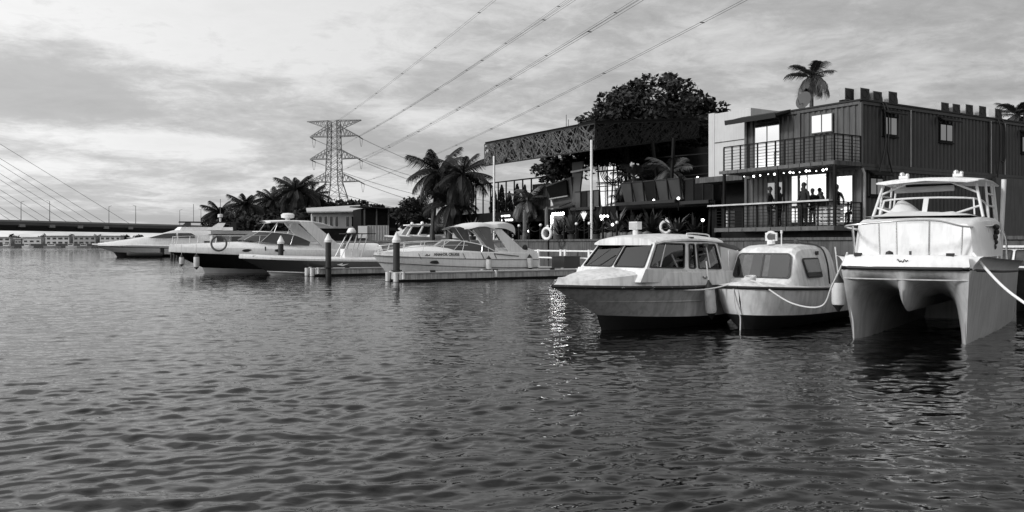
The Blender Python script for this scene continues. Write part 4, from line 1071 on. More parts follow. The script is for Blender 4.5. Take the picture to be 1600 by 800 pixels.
# ---- distant shore buildings: white bungalow, dark pavilion, low boathouse, site cabin
def at_px(px, Y): return ((px - 800) / FPX * Y, Y)
bx, by = at_px(527, 92)
bg_ = thing('white_bungalow', 'white bungalow with tall windows below the pylon', 'house', (bx, by, GZ), R(14))
w_ = 78 / FPX * 92; zf = CAM_H + (381 - 357) / FPX * 92 - GZ; zh_ = CAM_H + (381 - 333) / FPX * 92 - GZ
MB().box2((-w_ / 2, 0, zf - .1), (w_ / 2, 5, zh_)).build('wall', WALLW, bg_)
MB().box2((-w_ / 2 - .4, -.6, 0), (w_ / 2 + .6, 5, zf - .1)).build('plinth', DARKW, bg_)
m = MB(); m.prism([(-w_ / 2 - .5, -.8, zh_), (w_ / 2 + .1, -.8, zh_ + .12), (w_ / 2 + .1, 5.5, zh_ + 1.0), (-w_ / 2 - .5, 5.5, zh_ + .6)], (0, 0, .14)); m.build('roof', ROOF, bg_)
for k in range(9):
    x0 = -w_ / 2 + .12 + k * (w_ - .2) / 9
    if k == 5: continue
    wd = window(bg_, [(x0, -.01, zf + .15), (x0 + .42, -.01, zf + .15), (x0 + .42, -.01, zh_ - .3), (x0, -.01, zh_ - .3)], 0, .05, GLASS, WHITE, .01)
MB().box2((-w_ / 2 - .4, -.62, zf - .1), (w_ / 2 + .6, -.56, zf + .0)).build('veranda_edge', DARKW, bg_)
bx, by = at_px(592, 86)
pv = thing('dark_pavilion', 'dark flat-roofed timber pavilion right of the white bungalow', 'building', (bx, by, GZ), R(20))
w_ = 54 / FPX * 86
z1_ = CAM_H + (381 - 326) / FPX * 86 - GZ
MB().box2((-w_ / 2, .3, 0), (w_ / 2, 5, z1_)).build('wall', DARKW, pv)
m = MB(); m.prism([(-w_ / 2 - .3, -.5, z1_ + .12), (w_ / 2 + .6, -.5, z1_ - .1), (w_ / 2 + .6, 5.4, z1_ + .1), (-w_ / 2 - .3, 5.4, z1_ + .3)], (0, 0, .12)); m.build('roof', DKST, pv)
for x0 in (-1.4, -.2, 1.0):
    MB().box2((x0 - .06, .1, 0), (x0 + .06, .22, z1_)).build('post', TIMB, pv)
MB().box2((-w_ / 2, .05, 1.2), (w_ / 2, .13, 1.5)).build('veranda_rail', DKST, pv)
bx, by = at_px(432, 100)
bh = thing('low_boathouse', 'long low white boathouse with dark openings behind the black-hulled cruiser', 'building', (bx, by, GZ - .2), R(24))
w_ = 190 / FPX * 100
MB().box2((-w_ / 2, 0, 0), (w_ / 2, 4, 1.15)).build('wall', WALLW, bh)
MB().box2((-w_ / 2 - .2, -.5, 1.17), (w_ / 2 + .2, 4.2, 1.55)).build('roof_edge', ROOF, bh)
for k in range(9):
    x0 = -w_ / 2 + .5 + k * w_ / 9
    MB().box2((x0, -.03, .35), (x0 + .7 + .4 * (k % 2), .02, 1.0)).build('opening', GLASS, bh)
bx, by = at_px(583, 70)
sc_ = thing('site_cabin', 'white and grey steel site cabin in front of the dark pavilion', 'cabin', (bx, by, GZ), R(10))
m = MB(); corrugated(m, (-.45, -.01, 0), (1.25, -.01, 0), .15, 1.35, (0, -1, 0), .22, .03); m.build('corrugated_side', GREYP if False else mat('grey_steel', .28, .6, var=.15), sc_)
MB().box2((-.45, 0.05, .1), (1.25, 1.6, 1.38)).build('shell', mat('grey_steel', .28, .6), sc_)
MB().box2((-1.2, -.12, .35), (-.47, 1.2, 1.33)).build('white_tank', WHITE, sc_)
MB().box2((-1.1, .1, 0), (-.5, .9, .35)).build('tank_stand', GREYP, sc_)
for k, px in enumerate((547, 553, 560)):
    pass

# ================================================================== FLOATING DOCKS
def dock(label, u0, v0, u1, v1, w, z, nfl, name='floating_dock'):
    d = Vector((u1 - u0, v1 - v0, 0)); L = d.length; a = math.atan2(d.y, d.x)
    t = qthing(name, label, 'dock', u0, v0, 0, a, 'floating docks')
    MB().box2((0, -w / 2, .10), (L, w / 2, z - .04)).build('float_body', DOCKS, t)
    n_ = max(2, int(L / 1.2))
    for k in range(n_): MB().box2((k * L / n_ + .012, -w / 2 - .03, z - .036), ((k + 1) * L / n_ - .012, w / 2 + .03, z + .012)).build('deck_plank', DOCKT, t)
    MB().box2((.02, -w / 2 + .1, -.3), (L, w / 2 - .1, .10)).build('float_keel', ANTI, t)
    for k in range(nfl):
        for s in (-1, 1):
            m = MB(); m.tube([(.12 + (L - .3) * k / max(1, nfl - 1), s * (w / 2 + .02), .12), (.12 + (L - .3) * k / max(1, nfl - 1), s * (w / 2 + .0), z + .05)], .07, 8); m.build('bumper', FEND, t, 40)
    for k in range(3): MB().box((L * (k + .5) / 3, -w / 2 + .1, z + .05), (.22, .06, .08)).build('cleat', RUB, t)
    for s in (-1, 1): MB().tube([(-.10, s * w * .33, .02), (-.10, s * w * .33, z + .02)], .10, 10).build('end_bumper', FEND, t, 40)
    return t
dock('near floating dock finger with pale sides beside the white bimini cruiser', -14.85, 10.35, -6.0, 10.5, 1.1, .36, 3)
dock('far floating dock finger with pale sides beside the grey-hulled speedboat', -15.55, 17.9, -6.0, 18.1, 1.0, .36, 3)
dock('dock walkway below the quay carrying the white railing', -5.2, 3.0, -5.2, 30.0, 1.5, .36, 0, 'dock_walkway')
def pile(u, v, h, label):
    t = qthing('mooring_pile', label, 'piling', u, v, 0, 0, 'mooring piles with white caps')
    MB().tube([(0, 0, -1.5), (0, 0, h)], .135, 12).build('shaft', PILE, t, 40)
    MB().lathe([(.175, h - .05), (.18, h + .06), (.02, h + .36), (.001, h + .37)], (0, 0, 0), 14).build('cap', CAPW, t, 30)
    m = MB(); m.torus((0, 0, .42), .19, .03, (0, 0, 1), 16, 6); m.build('guide_ring', DKST, t)
pile(-14.45, 11.0, 1.60, 'black mooring pile with white cone cap beside the white bimini cruiser')
pile(-15.0, 17.2, 1.62, 'black mooring pile with white cone cap in front of the grey speedboat')
pile(-15.7, 22.0, 1.55, 'black mooring pile with white cone cap between the black and grey hulls')
rl = qthing('dock_railing', 'white two-rail dock railing below the quay wall', 'railing', -4.6, 9.2, .36)
for k, v_ in enumerate((-5.2, -3.4, -1.6, 0, 1.9, 3.8, 4.15, 6.1, 8.2)):
    MB().box2((-.05, v_ - .07, 0), (.05, v_ + .07, .86)).build('post', WHITE, rl)
for z in (.46, .80): MB().box2((-.025, -5.4, z - .035), (.025, 8.6, z + .035)).build('rail', WHITE, rl)
for v_ in (1.0, 2.8, 5.2, 7.2): MB().box2((-.02, v_ - .02, 0), (.02, v_ + .02, .78)).build('stanchion', DKST, rl)

# ================================================================== BOATS
def boat_root(name, label, cat, x, y, alpha_deg, z=0.0):
    """alpha = direction from bow to stern, degrees right of straight ahead; origin = stem at the waterline"""
    al = R(alpha_deg); return thing(name, label, cat, (x, y, z), math.atan2(-math.cos(al), -math.sin(al)))
def hc(L, xb, zs, zb, B, t0=.42, p=2.2, q=1.0, pz=2.0, tip=0.0, n=25, tran=.93):
    out = []
    for i in range(n):
        t = i / (n - 1); t = 1 - (1 - t) ** 1.25
        x = -L + (L + xb) * t
        s = 1.0 if t <= t0 else (1 - ((t - t0) / (1 - t0)) ** p) ** q
        s *= tran + (1 - tran) * min(1, t / .3)
        out.append(Vector((x, max(tip, B / 2 * s), zs + (zb - zs) * t ** pz)))
    return out
def off(c, dy=0, dz=0, dx=0): return [Vector((p.x + dx, max(0.0, p.y + dy) if p.y > 1e-4 else 0.0, p.z + dz)) for p in c]
def yat(c, x):
    for a, b in zip(c, c[1:]):
        if a.x <= x <= b.x: return a.y + (b.y - a.y) * (x - a.x) / max(1e-6, b.x - a.x)
    return c[0].y
def ctr(c, dz=0): return [Vector((p.x, 0, p.z + dz)) for p in c]
def transom(m, cs):
    P = [c[0] for c in cs]; m.add([(p.x, p.y, p.z) for p in P] + [(p.x, -p.y, p.z) for p in reversed(P)], [tuple(range(2 * len(P)))])
def lofted(parent, name, cs, mt, smooth=35, cap=True):
    m = MB(); m.loft(cs, mirror=True)
    if cap: transom(m, cs)
    return m.build(name, mt, parent, smooth, weld=True)
def rail_tube(parent, name, c, r, mt, both=True, n=6):
    m = MB(); m.tube(c, r, n)
    o = m.build(name, mt, parent, 50)
    if both:
        m = MB(); m.tube([(p[0], -p[1], p[2]) for p in c], r, n); m.build(name, mt, parent, 50)
    return o
def fender(label, root, lp, r=.09, h=.5, tilt=0.0, dark=True, rope=.35):
    """hangs from a boat: a thing of its own, at a point in that boat's frame"""
    M_ = Matrix.Translation(root.location) @ Matrix.Rotation(root.rotation_euler.z, 4, 'Z') @ Matrix.Diagonal(root.scale).to_4x4()
    p = M_ @ Vector(lp)
    t = thing('fender', label, 'fender', p, root.rotation_euler.z, 'boat fenders')
    Mt = Matrix.Rotation(tilt, 3, 'Y')
    MB().lathe([(r * .5, -h / 2 - .03), (r * .9, -h / 2), (r, -h / 2 + .05), (r, h / 2 - .05), (r * .95, h / 2)], (0, 0, 0), 14, Mt).build('body', FEND, t, 40)
    c = RUB if dark else FEND
    MB().lathe([(r * .96, h / 2 + .002), (r * .75, h / 2 + .04), (r * .25, h / 2 + .13), (r * .15, h / 2 + .16)], (0, 0, 0), 14, Mt).build('top_cone', c, t, 40)
    if dark: MB().lathe([(r * .12, -h / 2 - .12), (r * .7, -h / 2 - .03), (r * .9, -h / 2 - .004)], (0, 0, 0), 14, Mt).build('bottom_cone', RUB, t, 40)
    top = Mt @ Vector((0, 0, h / 2 + .14))
    MB().tube([top, top + Vector((0, -.05, rope))], .012, 5).build('lanyard', ROPE, t)
    return t
def rope(label, pts, r, n=30, mt=ROPE):
    o = MB().tube(catmull(pts, n), r, 7).build('mooring_rope', mt, None, 60)
    return tag(o, label, 'rope')
def wpt(root, lp):
    return (Matrix.Translation(root.location) @ Matrix.Rotation(root.rotation_euler.z, 4, 'Z')) @ Vector(lp)
def text_mesh(parent, name, body, size, loc, rot, mt, shear=0.0, sx=1.0):
    cu = bpy.data.curves.new(name, 'FONT'); cu.body = body; cu.size = size; cu.align_x = 'CENTER'; cu.extrude = .002; cu.offset = size * .025; cu.shear = shear; cu.resolution_u = 2
    o = bpy.data.objects.new(name, cu); col.objects.link(o)
    dg = bpy.context.evaluated_depsgraph_get(); me = bpy.data.meshes.new_from_object(o.evaluated_get(dg)); bpy.data.objects.remove(o)
    me.materials.clear(); me.materials.append(mt)
    o = bpy.data.objects.new(name, me); col.objects.link(o); o.parent = parent; o.location = loc; o.rotation_euler = rot; o.scale = (sx, 1, 1)
    return o

def squiggle(parent, p, d, L, h):
    p = Vector(p); d = Vector(d)
    pts = [p + d * L * t + Vector((0, 0, h * (.5 * math.sin(t * 21) + .35 * math.sin(t * 9 + 1)))) for t in [k / 40 for k in range(41)]]
    return MB().tube(pts, .006, 4).build('script_logo', PRINT, parent)

# ---------------------------------------------------------------- near cabin boat (left of the front row)
A = boat_root('cabin_boat', 'white cabin boat with raked windscreen and scuffed black rub rail, left of the near three', 'boat', 1.43, 14.8, 49)
keel = hc(3.15, -.25, -.30, -.22, .06, n=25); chine = hc(3.15, -.03, .20, .28, 1.56, .40, 2.0, .9, 2.0)
shr = hc(3.15, 1.0, .72, .79, 1.90, .35, 2.3, .95, 2.0)
mid = [a.lerp(b, .5) + Vector((0, -.05 * min(1, b.y), 0)) for a, b in zip(chine, shr)]
lofted(A, 'hull_bottom', [keel, chine], ANTI)
lofted(A, 'topside', [off(chine, .004, .0), mid, shr], GELG)
rail_tube(A, 'spray_rail', off(mid, .012, .02), .012, GELG)
rail_tube(A, 'rub_rail', off(shr, .008, .012), .036, RUBW)
up = [Vector((p.x - (.06 if p.x > .3 else 0), max(0.0, p.y * .965 - .01), p.z + .27 - .19 * max(0, min(1, (p.x + .6) / 1.5)))) for p in shr]
lofted(A, 'bulwark', [off(shr, -.004, .03), up], GELD, 30)
fd = [Vector((p.x - .02, p.y * .80, p.z + .05 - .02 * max(0, p.x))) for p in up]
cd = [Vector((p.x - .03, 0, p.z + .02 + .03)) for p in fd]
lofted(A, 'foredeck', [up, fd, cd], GELD, 30)
# cabin: side profile stations (x, half width base, half width top, z base, z top)
def cabin_faces(parent, base, top, mt, name='cabin'):
    m = MB(); n_ = len(base)
    m.add(base + top, [(i, (i + 1) % n_, n_ + (i + 1) % n_, n_ + i) for i in range(n_)] + [tuple(range(n_, 2 * n_))])
    return m.build(name, mt, parent)
cb_ = [(-.36, .82, 1.07), (-.46, -.82, 1.07), (-2.50, -.86, 1.0), (-2.50, .86, 1.0)]
ct_ = [(-.78, .68, 1.55), (-.86, -.68, 1.55), (-2.42, -.74, 1.53), (-2.42, .74, 1.53)]
cabin_faces(A, [(-.20, .83, .86), (-.30, -.83, .86), (-2.55, -.89, .80), (-2.55, .89, .80)], [(-.33, .835, 1.08), (-.43, -.835, 1.08), (-2.52, -.875, 1.01), (-2.52, .875, 1.01)], GELD, 'coaming')
m = MB()
rf = []
for i in range(9):
    t_ = i / 8; x_ = -.72 - 1.85 * t_; hw_ = .68 + .08 * t_; zt_ = 1.575 + .115 * math.sin(math.pi * (.18 + .60 * t_)) - (.02 if i == 0 else 0)
    rf.append([Vector((x_, 0, zt_)), Vector((x_, hw_ * .5, zt_ - .012)), Vector((x_, hw_ * .85, zt_ - .045)), Vector((x_, hw_ + .02, zt_ - .10)), Vector((x_, hw_ + .03, zt_ - .13)), Vector((x_, hw_ * .9, zt_ - .14))])
m.loft([[r_[k] for r_ in rf] for k in range(6)], mirror=True)
m.add([tuple(p) for p in rf[0]] + [(p.x, -p.y, p.z) for p in reversed(rf[0][1:])], [tuple(range(11))]); m.build('roof', GELD, A, 40, weld=True)
fr_ = [cb_[1], cb_[0], ct_[0], ct_[1]]      # front plane (bl, br as seen from ahead): starboard is on the viewer's left
def sub(qd, u0, u1, v0, v1):
    q_ = [Vector(p) for p in qd]
    f = lambda a, b: (q_[0] * (1 - a) + q_[1] * a) * (1 - b) + (q_[3] * (1 - a) + q_[2] * a) * b
    return [f(u0, v0), f(u1, v0), f(u1, v1), f(u0, v1)]
TINT = mat('tinted_screen', .07, .05, metal=.5, spec=.7, var=.6, scale=2.5, bump=.12, bscale=2.0)
TINTL = mat('curtained_glass', .42, .25, var=.2, scale=3, coat=.6)
glazed_wall(A, fr_, [(.035, .485), (.515, .965)], .06, .94, GELD, bars={})
MB().bar((-.40, -.55, 1.12), (-.60, -.20, 1.40), .014).build('wiper', RUB, A)
sp = [cb_[0], cb_[3], ct_[3], ct_[0]]
glazed_wall(A, sp, [(.03, .46), (.525, .615), (.65, .965)], .07, .92, GELD, bars={0: (.30,), 2: (.5,)})
m = MB(); quad_panel(m, sp, .325, .445, .08, .91, off=-.05, th=.01); m.build('blind', mat('pale_blind', .62, .8, var=.15), A)
m = MB(); quad_panel(m, sp, .527, .613, .08, .91, off=-.05, th=.01); m.build('blind', mat('pale_blind', .62, .8), A)
ss = [cb_[2], cb_[1], ct_[1], ct_[2]]
glazed_wall(A, ss, [(.05, .46), (.54, .95)], .07, .92, GELD, bars={0: (.5,), 1: (.5,)})
m = MB(); quad_panel(m, ss, .30, .40, .08, .91, off=-.05, th=.01); m.build('blind', mat('pale_blind', .62, .8), A)
MB().box2((-2.48, -.82, .93), (-.45, .82, .96)).build('cabin_sole', DKST, A)
MB().box2((-.95, -.70, .96), (-.52, .70, 1.10)).build('dashboard', mat('grey_trim', .10, .7), A)
for y_ in (-.40, .40):
    m = MB(); m.box((-1.55, y_, 1.08), (.42, .44, .10)); m.box((-1.76, y_, 1.27), (.09, .42, .36)); m.build('helm_seat', mat('seat_vinyl', .20, .6), A)
m = MB(); m.torus((-1.0, -.38, 1.20), .15, .014, (.9, 0, .45), 18, 6); m.build('steering_wheel', RUB, A)
MB().box2((-2.46, -.74, .96), (-2.42, -.28, 1.5)).build('aft_bulkhead', GELD, A); MB().box2((-2.46, .28, .96), (-2.42, .74, 1.5)).build('aft_bulkhead', GELD, A)
s_ = MB(); s_.lathe([(.055, 0), (.05, .10), (.04, .12)], (-1.15, -.1, 1.64), 10); s_.build('light_base', GELD, A)
s_ = MB(); s_.box((-1.15, -.1, 1.83), (.13, .19, .14)); s_.build('spotlight', CAPW, A); MB().box((-1.08, -.1, 1.83), (.012, .16, .11)).build('spotlight_lens', TINTL, A)
MB().box((-1.72, .70, 1.60), (.10, .06, .05)).build('nav_light', RUB, A); np_ = MB().box((-2.05, .775, 1.48), (.16, .015, .06)).build('name_plate', RUB, A); MB().box((-2.05, .784, 1.48), (.12, .004, .035)).build('plate_face', GREYP, np_)
m = MB(); m.tube(catmull([(-1.75, .60, 1.64), (-1.8, .58, 1.69), (-2.3, .62, 1.67), (-2.35, .64, 1.62)], 12), .012, 6); m.build('grab_rail', GELD, A)
# stern cover on hoops
m = MB(); cv = []
for i in range(7):
    t_ = i / 6; x_ = -2.52 - .75 * t_; sag_ = .05 * math.sin(t_ * math.pi * 3) ** 2; hw_ = .74 + .02 * t_
    cv.append([Vector((x_, 0, 1.62 - .10 * t_ - sag_)), Vector((x_, hw_ * .7, 1.58 - .10 * t_ - sag_)), Vector((x_, hw_, 1.46 - .10 * t_)), Vector((x_, hw_ + .02, 1.38 - .12 * t_))])
m.loft([[r_[k] for r_ in cv] for k in range(4)], mirror=True); m.build('stern_cover', CANVD, A, 40, weld=True)
for x_ in (-2.75, -3.05): rail_tube(A, 'cover_hoop', [(x_, .80, .78), (x_, .76, 1.38)], .014, CHROME)
MB().prism([(-2.52, .80, .95), (-3.1, .80, .95), (-3.1, .78, 1.36), (-2.52, .76, 1.45)], (0, -.01, 0)).build('side_curtain', CANVAS, A)
m = MB(); m.box((.35, 0, .93), (.05, .16, .04)); m.box((.35, 0, .90), (.10, .05, .06)); m.build('bow_cleat', CHROME, A)
squiggle(A, (-1.75, yat(shr, -1.9) - .012, .90), (-1, 0, 0), .17, .03)
# ---------------------------------------------------------------- middle cabin boat, bluff bow
Bo = boat_root('cabin_boat', 'small white bluff-bowed cabin boat with wide front window, middle of the near three', 'boat', 4.0, 15.0, 40)
def bluff(L, xb, zs, zb, B, pw, n=29, t0=.5, pz=1.5):
    return hc(L, xb, zs, zb, B, t0, pw, .5, pz, n=n)
keel = bluff(4.0, -.20, -.3, -.22, .10, 3); chine = bluff(4.0, .02, .20, .27, 1.52, 2.6, t0=.55)
shr = bluff(4.0, .16, .62, .74, 1.66, 2.8, t0=.58)
mid = [a.lerp(b, .5) + Vector((.01, .015, 0)) for a, b in zip(chine, shr)]
lofted(Bo, 'hull_bottom', [keel, chine], ANTI); lofted(Bo, 'topside', [off(chine, .004), mid, shr], GELD, 50)
rail_tube(Bo, 'rub_rail', off(shr, .004, .01), .03, RUB)
up = [Vector((p.x - .02, max(0.0, p.y * .97), p.z + .045)) for p in shr]
lofted(Bo, 'deck', [off(shr, -.006, .03), up, [Vector((p.x - .04, p.y * .6, p.z + .045)) for p in up], [Vector((p.x - .05, 0, p.z + .06)) for p in up]], GELD, 30)
# rounded coach house: stations front to back, superellipse-like sections
cs = []
for (x_, hb, ht, z0_, z1_) in ((-.60, .63, .54, .74, .80), (-.76, .66, .56, .73, .90), (-.96, .685, .57, .72, 1.36), (-1.05, .69, .565, .72, 1.44), (-1.3, .70, .56, .71, 1.49), (-1.9, .70, .56, .70, 1.50), (-2.6, .70, .56, .69, 1.47), (-2.75, .695, .54, .69, 1.40)):
    h_ = z1_ - z0_
    cs.append([Vector((x_, hb, z0_)), Vector((x_, hb + (ht - hb) * .75, z0_ + h_ * .68)), Vector((x_, ht * .97, z0_ + h_ * .88)), Vector((x_, ht * .84, z0_ + h_ * .965)), Vector((x_, ht * .5, z0_ + h_ * .99)), Vector((x_, 0, z1_))])
m = MB(); m.loft([[r_[k] for r_ in cs] for k in range(6)], mirror=True)
m.add([tuple(p) for p in cs[0]] + [(p.x, -p.y, p.z) for p in reversed(cs[0][:-1])], [tuple(range(11))])
m.add([tuple(p) for p in cs[-1]] + [(p.x, -p.y, p.z) for p in reversed(cs[-1][:-1])], [tuple(range(11))]); m.build('coach_house', GELD, Bo, 28, weld=True)
fr_ = [(-.755, -.55, .87), (-.755, .55, .87), (-.945, .505, 1.325), (-.945, -.505, 1.325)]
wB = window(Bo, fr_, .085, .03, SEEG, RUB, .012, 'front_window', (.50,))
m = MB(); quad_panel(m, fr_, .13, .30, .08, .92, off=.0265, th=.001); m.build('curtain', mat('dim_curtain', .24, .9, var=.4, scale=9), wB)
m = MB(); quad_panel(m, fr_, .53, .62, .08, .92, off=.0265, th=.001); m.build('curtain', mat('dim_curtain', .16, .9), wB)
window(Bo, [(-1.22, .675, .88), (-1.92, .678, .88), (-1.88, .600, 1.24), (-1.12, .598, 1.24)], .05, .03, TINT, RUB, .012, 'side_window')
window(Bo, [(-1.92, -.678, .88), (-1.22, -.675, .88), (-1.12, -.598, 1.24), (-1.88, -.600, 1.24)], .05, .03, TINT, RUB, .012, 'side_window')
s_ = MB(); s_.lathe([(.075, 0), (.07, .06), (.05, .08)], (-1.25, -.02, 1.49), 10); s_.build('light_base', CAPW, Bo)
fl = MB(); fl.torus((-1.25, -.02, 1.63), .085, .028, (1, .1, 0), 16, 6); fl.box((-1.27, -.02, 1.63), (.05, .22, .15)); fl.build('floodlight', CAPW, Bo)
MB().box((-1.235, -.02, 1.63), (.02, .17, .10)).build('floodlight_lens', GREYP, Bo)
MB().tube([(-1.25, .18, 1.46), (-1.25, .18, 1.70)], .012, 6).build('mast_light', CAPW, Bo); MB().tube([(-1.25, .18, 1.69), (-1.25, .18, 1.75)], .022, 8).build('lamp', CAPW, Bo)
MB().box((-1.9, .59, 1.33), (.10, .03, .07)).build('nav_light', RUB, Bo)
MB().tube(catmull([(-2.2, .72, .75), (-2.2, .66, 1.2), (-2.2, .5, 1.46), (-2.2, 0, 1.53), (-2.2, -.5, 1.46), (-2.2, -.66, 1.2)], 20), .016, 6).build('canopy_track', RUB, Bo)
m = MB(); m.torus((-.25, 0, .87), .10, .028, (0, 0, 1), 16, 6); m.torus((-.27, .02, .91), .085, .026, (.2, 0, 1), 16, 6); o_ = m.build('rope_coil', ROPE, None, 60); o_.location = Bo.location; o_.rotation_euler = Bo.rotation_euler; tag(o_, 'coil of pale rope lying on the bow of the middle cabin boat', 'rope')
MB().ball((-1.9, .2, 1.55), .05, 8, 6).build('horn', GREYP, Bo)

# ---------------------------------------------------------------- catamaran (right of the near three)
Ct = boat_root('catamaran', 'white fishing catamaran seen bow-on with hardtop and pale tube frame', 'boat', 6.06, 13.20, 35.5)
HB = .76          # half distance between the stems
# each hull: asymmetric loft outer keel, outer chine, sheer on the outside; tunnel on the inside
def cath(sg):
    n_ = 24; K = []; OC = []; SH = []; IC = []; TN = []
    for i in range(n_):
        t = i / (n_ - 1); f = max(0, (t - .35) / .65)
        x = -4.9 + 4.9 * t
        K.append(Vector((x + 0.02 * f, sg * (HB + .02), -.30 + .22 * f ** 4)))
        OC.append(Vector((x + .12 * f, sg * (HB + .02 + .16 * (1 - f ** 1.6) + .004), .10 + .20 * f ** 2)))
        SH.append(Vector((x + .38 * f, sg * (HB + .12 + .13 * (1 - f ** 2.2)), .98 + .14 * t ** 1.5)))
        IC.append(Vector((x + .14 * f, sg * (HB - .02 - .20 * (1 - f ** 2.5)), .14 + .22 * f ** 2)))
        TN.append(Vector((x + .30 * f ** 2 - .08, sg * max(.30, HB - .16 - .32 * (1 - f ** 6)), .56 + .36 * f ** 2.5)))
    return K, OC, SH, IC, TN
for sg in (1, -1):
    K, OC, SH, IC, TN = cath(sg)
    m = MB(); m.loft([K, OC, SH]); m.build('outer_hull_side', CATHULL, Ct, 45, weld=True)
    m = MB(); m.tube([K[-1] + Vector((0, 0, -.2)), OC[-1], SH[-1] + Vector((-.02, 0, -.02))], [.02, .016, .02], 6); m.build('stem_edge', CATHULL, Ct, 60)
fx = .38
def bowcurve(z, ins, dx=0): return [Vector((fx - ins + dx, -(HB + .12) - .0 + ins * .3, z)), Vector((fx + .09 - ins + dx, -HB * .66, z)), Vector((fx + .11 - ins + dx, 0, z)), Vector((fx + .09 - ins + dx, HB * .66, z)), Vector((fx - ins + dx, HB + .12 - ins * .3, z))]
# one continuous front: from the deck edge down into the tunnel arch, the centre nacelle and both inner bows
lowc = [(0, .02, .47), (.045, -.08, .54), (.10, -.62, .66), (.30, -1.05, .70), (.47, -1.0, .62), (.58, -.80, .40), (.66, -.48, .08), (.72, -.16, -.18), (HB + .02, .02, -.34)]
low = [Vector((x_, y_, z_)) for y_, x_, z_ in lowc]
low = [Vector((p.x, -p.y, p.z)) for p in reversed(low[1:])] + low
topc = catmull(bowcurve(1.13, 0), 41); topc = [topc[round(i * 40 / (len(low) - 1))] for i in range(len(low))]
cols = []
for tp, lw in zip(topc, low):
    e_ = (abs(lw.y) / HB) ** 3
    yt = lw.y * (HB + .12) / (HB + .02)
    tp = Vector((tp.x, yt, tp.z))
    c1 = Vector((tp.x - .10 * (1 - e_), yt * .985, tp.z - .28)); c2 = Vector((lw.x + (.62 * (1 - e_)) + .02 * e_, lw.y, lw.z + .10 + .22 * e_))
    cols.append([tp * (1 - f_) ** 3 + c1 * 3 * f_ * (1 - f_) ** 2 + c2 * 3 * f_ * f_ * (1 - f_) + lw * f_ ** 3 for f_ in [k / 14 for k in range(15)]] + [Vector((-3.0, lw.y * .97, lw.z - .03)), Vector((-4.9, lw.y * .97, lw.z - .05))])
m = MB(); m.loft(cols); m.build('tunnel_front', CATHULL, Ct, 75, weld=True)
m = MB(); m.tube([p + Vector((.004, 0, 0)) for p in catmull(bowcurve(.97, .035), 21)], .012, 5); m.build('moulding_line', CATHULL, Ct, 60)
def edge(z, ins):
    bowc = catmull(bowcurve(z, ins), 13)
    port = [Vector((p.x - .0, p.y - ins, p.z + (z - 1.13))) for p in reversed(SH[:-1])]
    stbd = [Vector((p.x, -p.y, p.z)) for p in reversed(port)]
    return stbd + bowc + port
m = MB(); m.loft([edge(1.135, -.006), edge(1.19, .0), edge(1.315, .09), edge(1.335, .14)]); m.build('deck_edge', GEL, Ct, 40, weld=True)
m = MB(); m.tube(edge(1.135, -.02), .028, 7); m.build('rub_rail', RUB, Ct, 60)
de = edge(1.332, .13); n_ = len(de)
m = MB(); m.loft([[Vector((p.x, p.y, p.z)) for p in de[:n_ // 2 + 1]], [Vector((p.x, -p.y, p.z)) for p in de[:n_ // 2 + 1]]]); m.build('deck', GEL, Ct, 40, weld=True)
m = MB(); m.add([(-4.88, -.98, -.1), (-4.88, .98, -.1), (-4.88, .98, 1.15), (-4.88, -.98, 1.15)], [(0, 1, 2, 3)]); m.build('transom', CATHULL, Ct)
# cuddy trunk
cs = []
for (x_, hb, z1_) in ((-.40, .62, 1.50), (-.46, .78, 1.80), (-.62, .88, 1.89), (-1.1, .92, 1.92), (-1.6, .94, 1.93), (-2.6, .94, 1.93)):
    z0_ = 1.30; cs.append([Vector((x_ + .10, hb + .05, z0_)), Vector((x_, hb, z0_ + (z1_ - z0_) * .9)), Vector((x_ - .02, hb * .93, z1_)), Vector((x_ - .03, hb * .5, z1_ + .01)), Vector((x_ - .03, 0, z1_ + .02))])
m = MB(); m.loft([[r_[k] for r_ in cs] for k in range(5)], mirror=True)
m.add([tuple(p) for p in cs[0]] + [(p.x, -p.y, p.z) for p in reversed(cs[0][:-1])], [tuple(range(9))]); m.build('cuddy', mat('cuddy_gelcoat', .66, .35, var=.08, streak=.12), Ct, 40, weld=True)
m = MB(); m.tube(catmull([(-.50, .45, 1.44), (-.56, .62, 1.48), (-.70, .78, 1.62), (-1.0, .88, 1.66)], 14), .008, 5); m.build('moulding_line', GREYP, Ct)
# crumpled cover heaped on the cuddy roof
r_ = random.Random(5); m = MB(); G = []
for i in range(22):
    row = []
    for j in range(14):
        a, b = i / 21, j / 13
        e_ = min(1, 5 * min(a, 1 - a)) * min(1, 5 * min(b, 1 - b))
        z_ = 1.945 + e_ * (.05 + .05 * math.sin(9 * a + 3 * b) * math.sin(5 * b + 2) + .03 * r_.random() + (.22 if (a < .42 and b > .45) else 0) * math.sin(math.pi * min(1, a / .42)) * math.sin(math.pi * min(1, max(0, (b - .45) / .55))))
        row.append(Vector((-.70 - 1.5 * b, -.80 + 1.55 * a, z_)))
    G.append(row)
m.loft(G); o_ = m.build('crumpled_cover', CANVAS, None, 60); o_.location = Ct.location; o_.rotation_euler = Ct.rotation_euler; tag(o_, 'crumpled pale canvas cover heaped in front of the catamaran windscreen', 'cover')
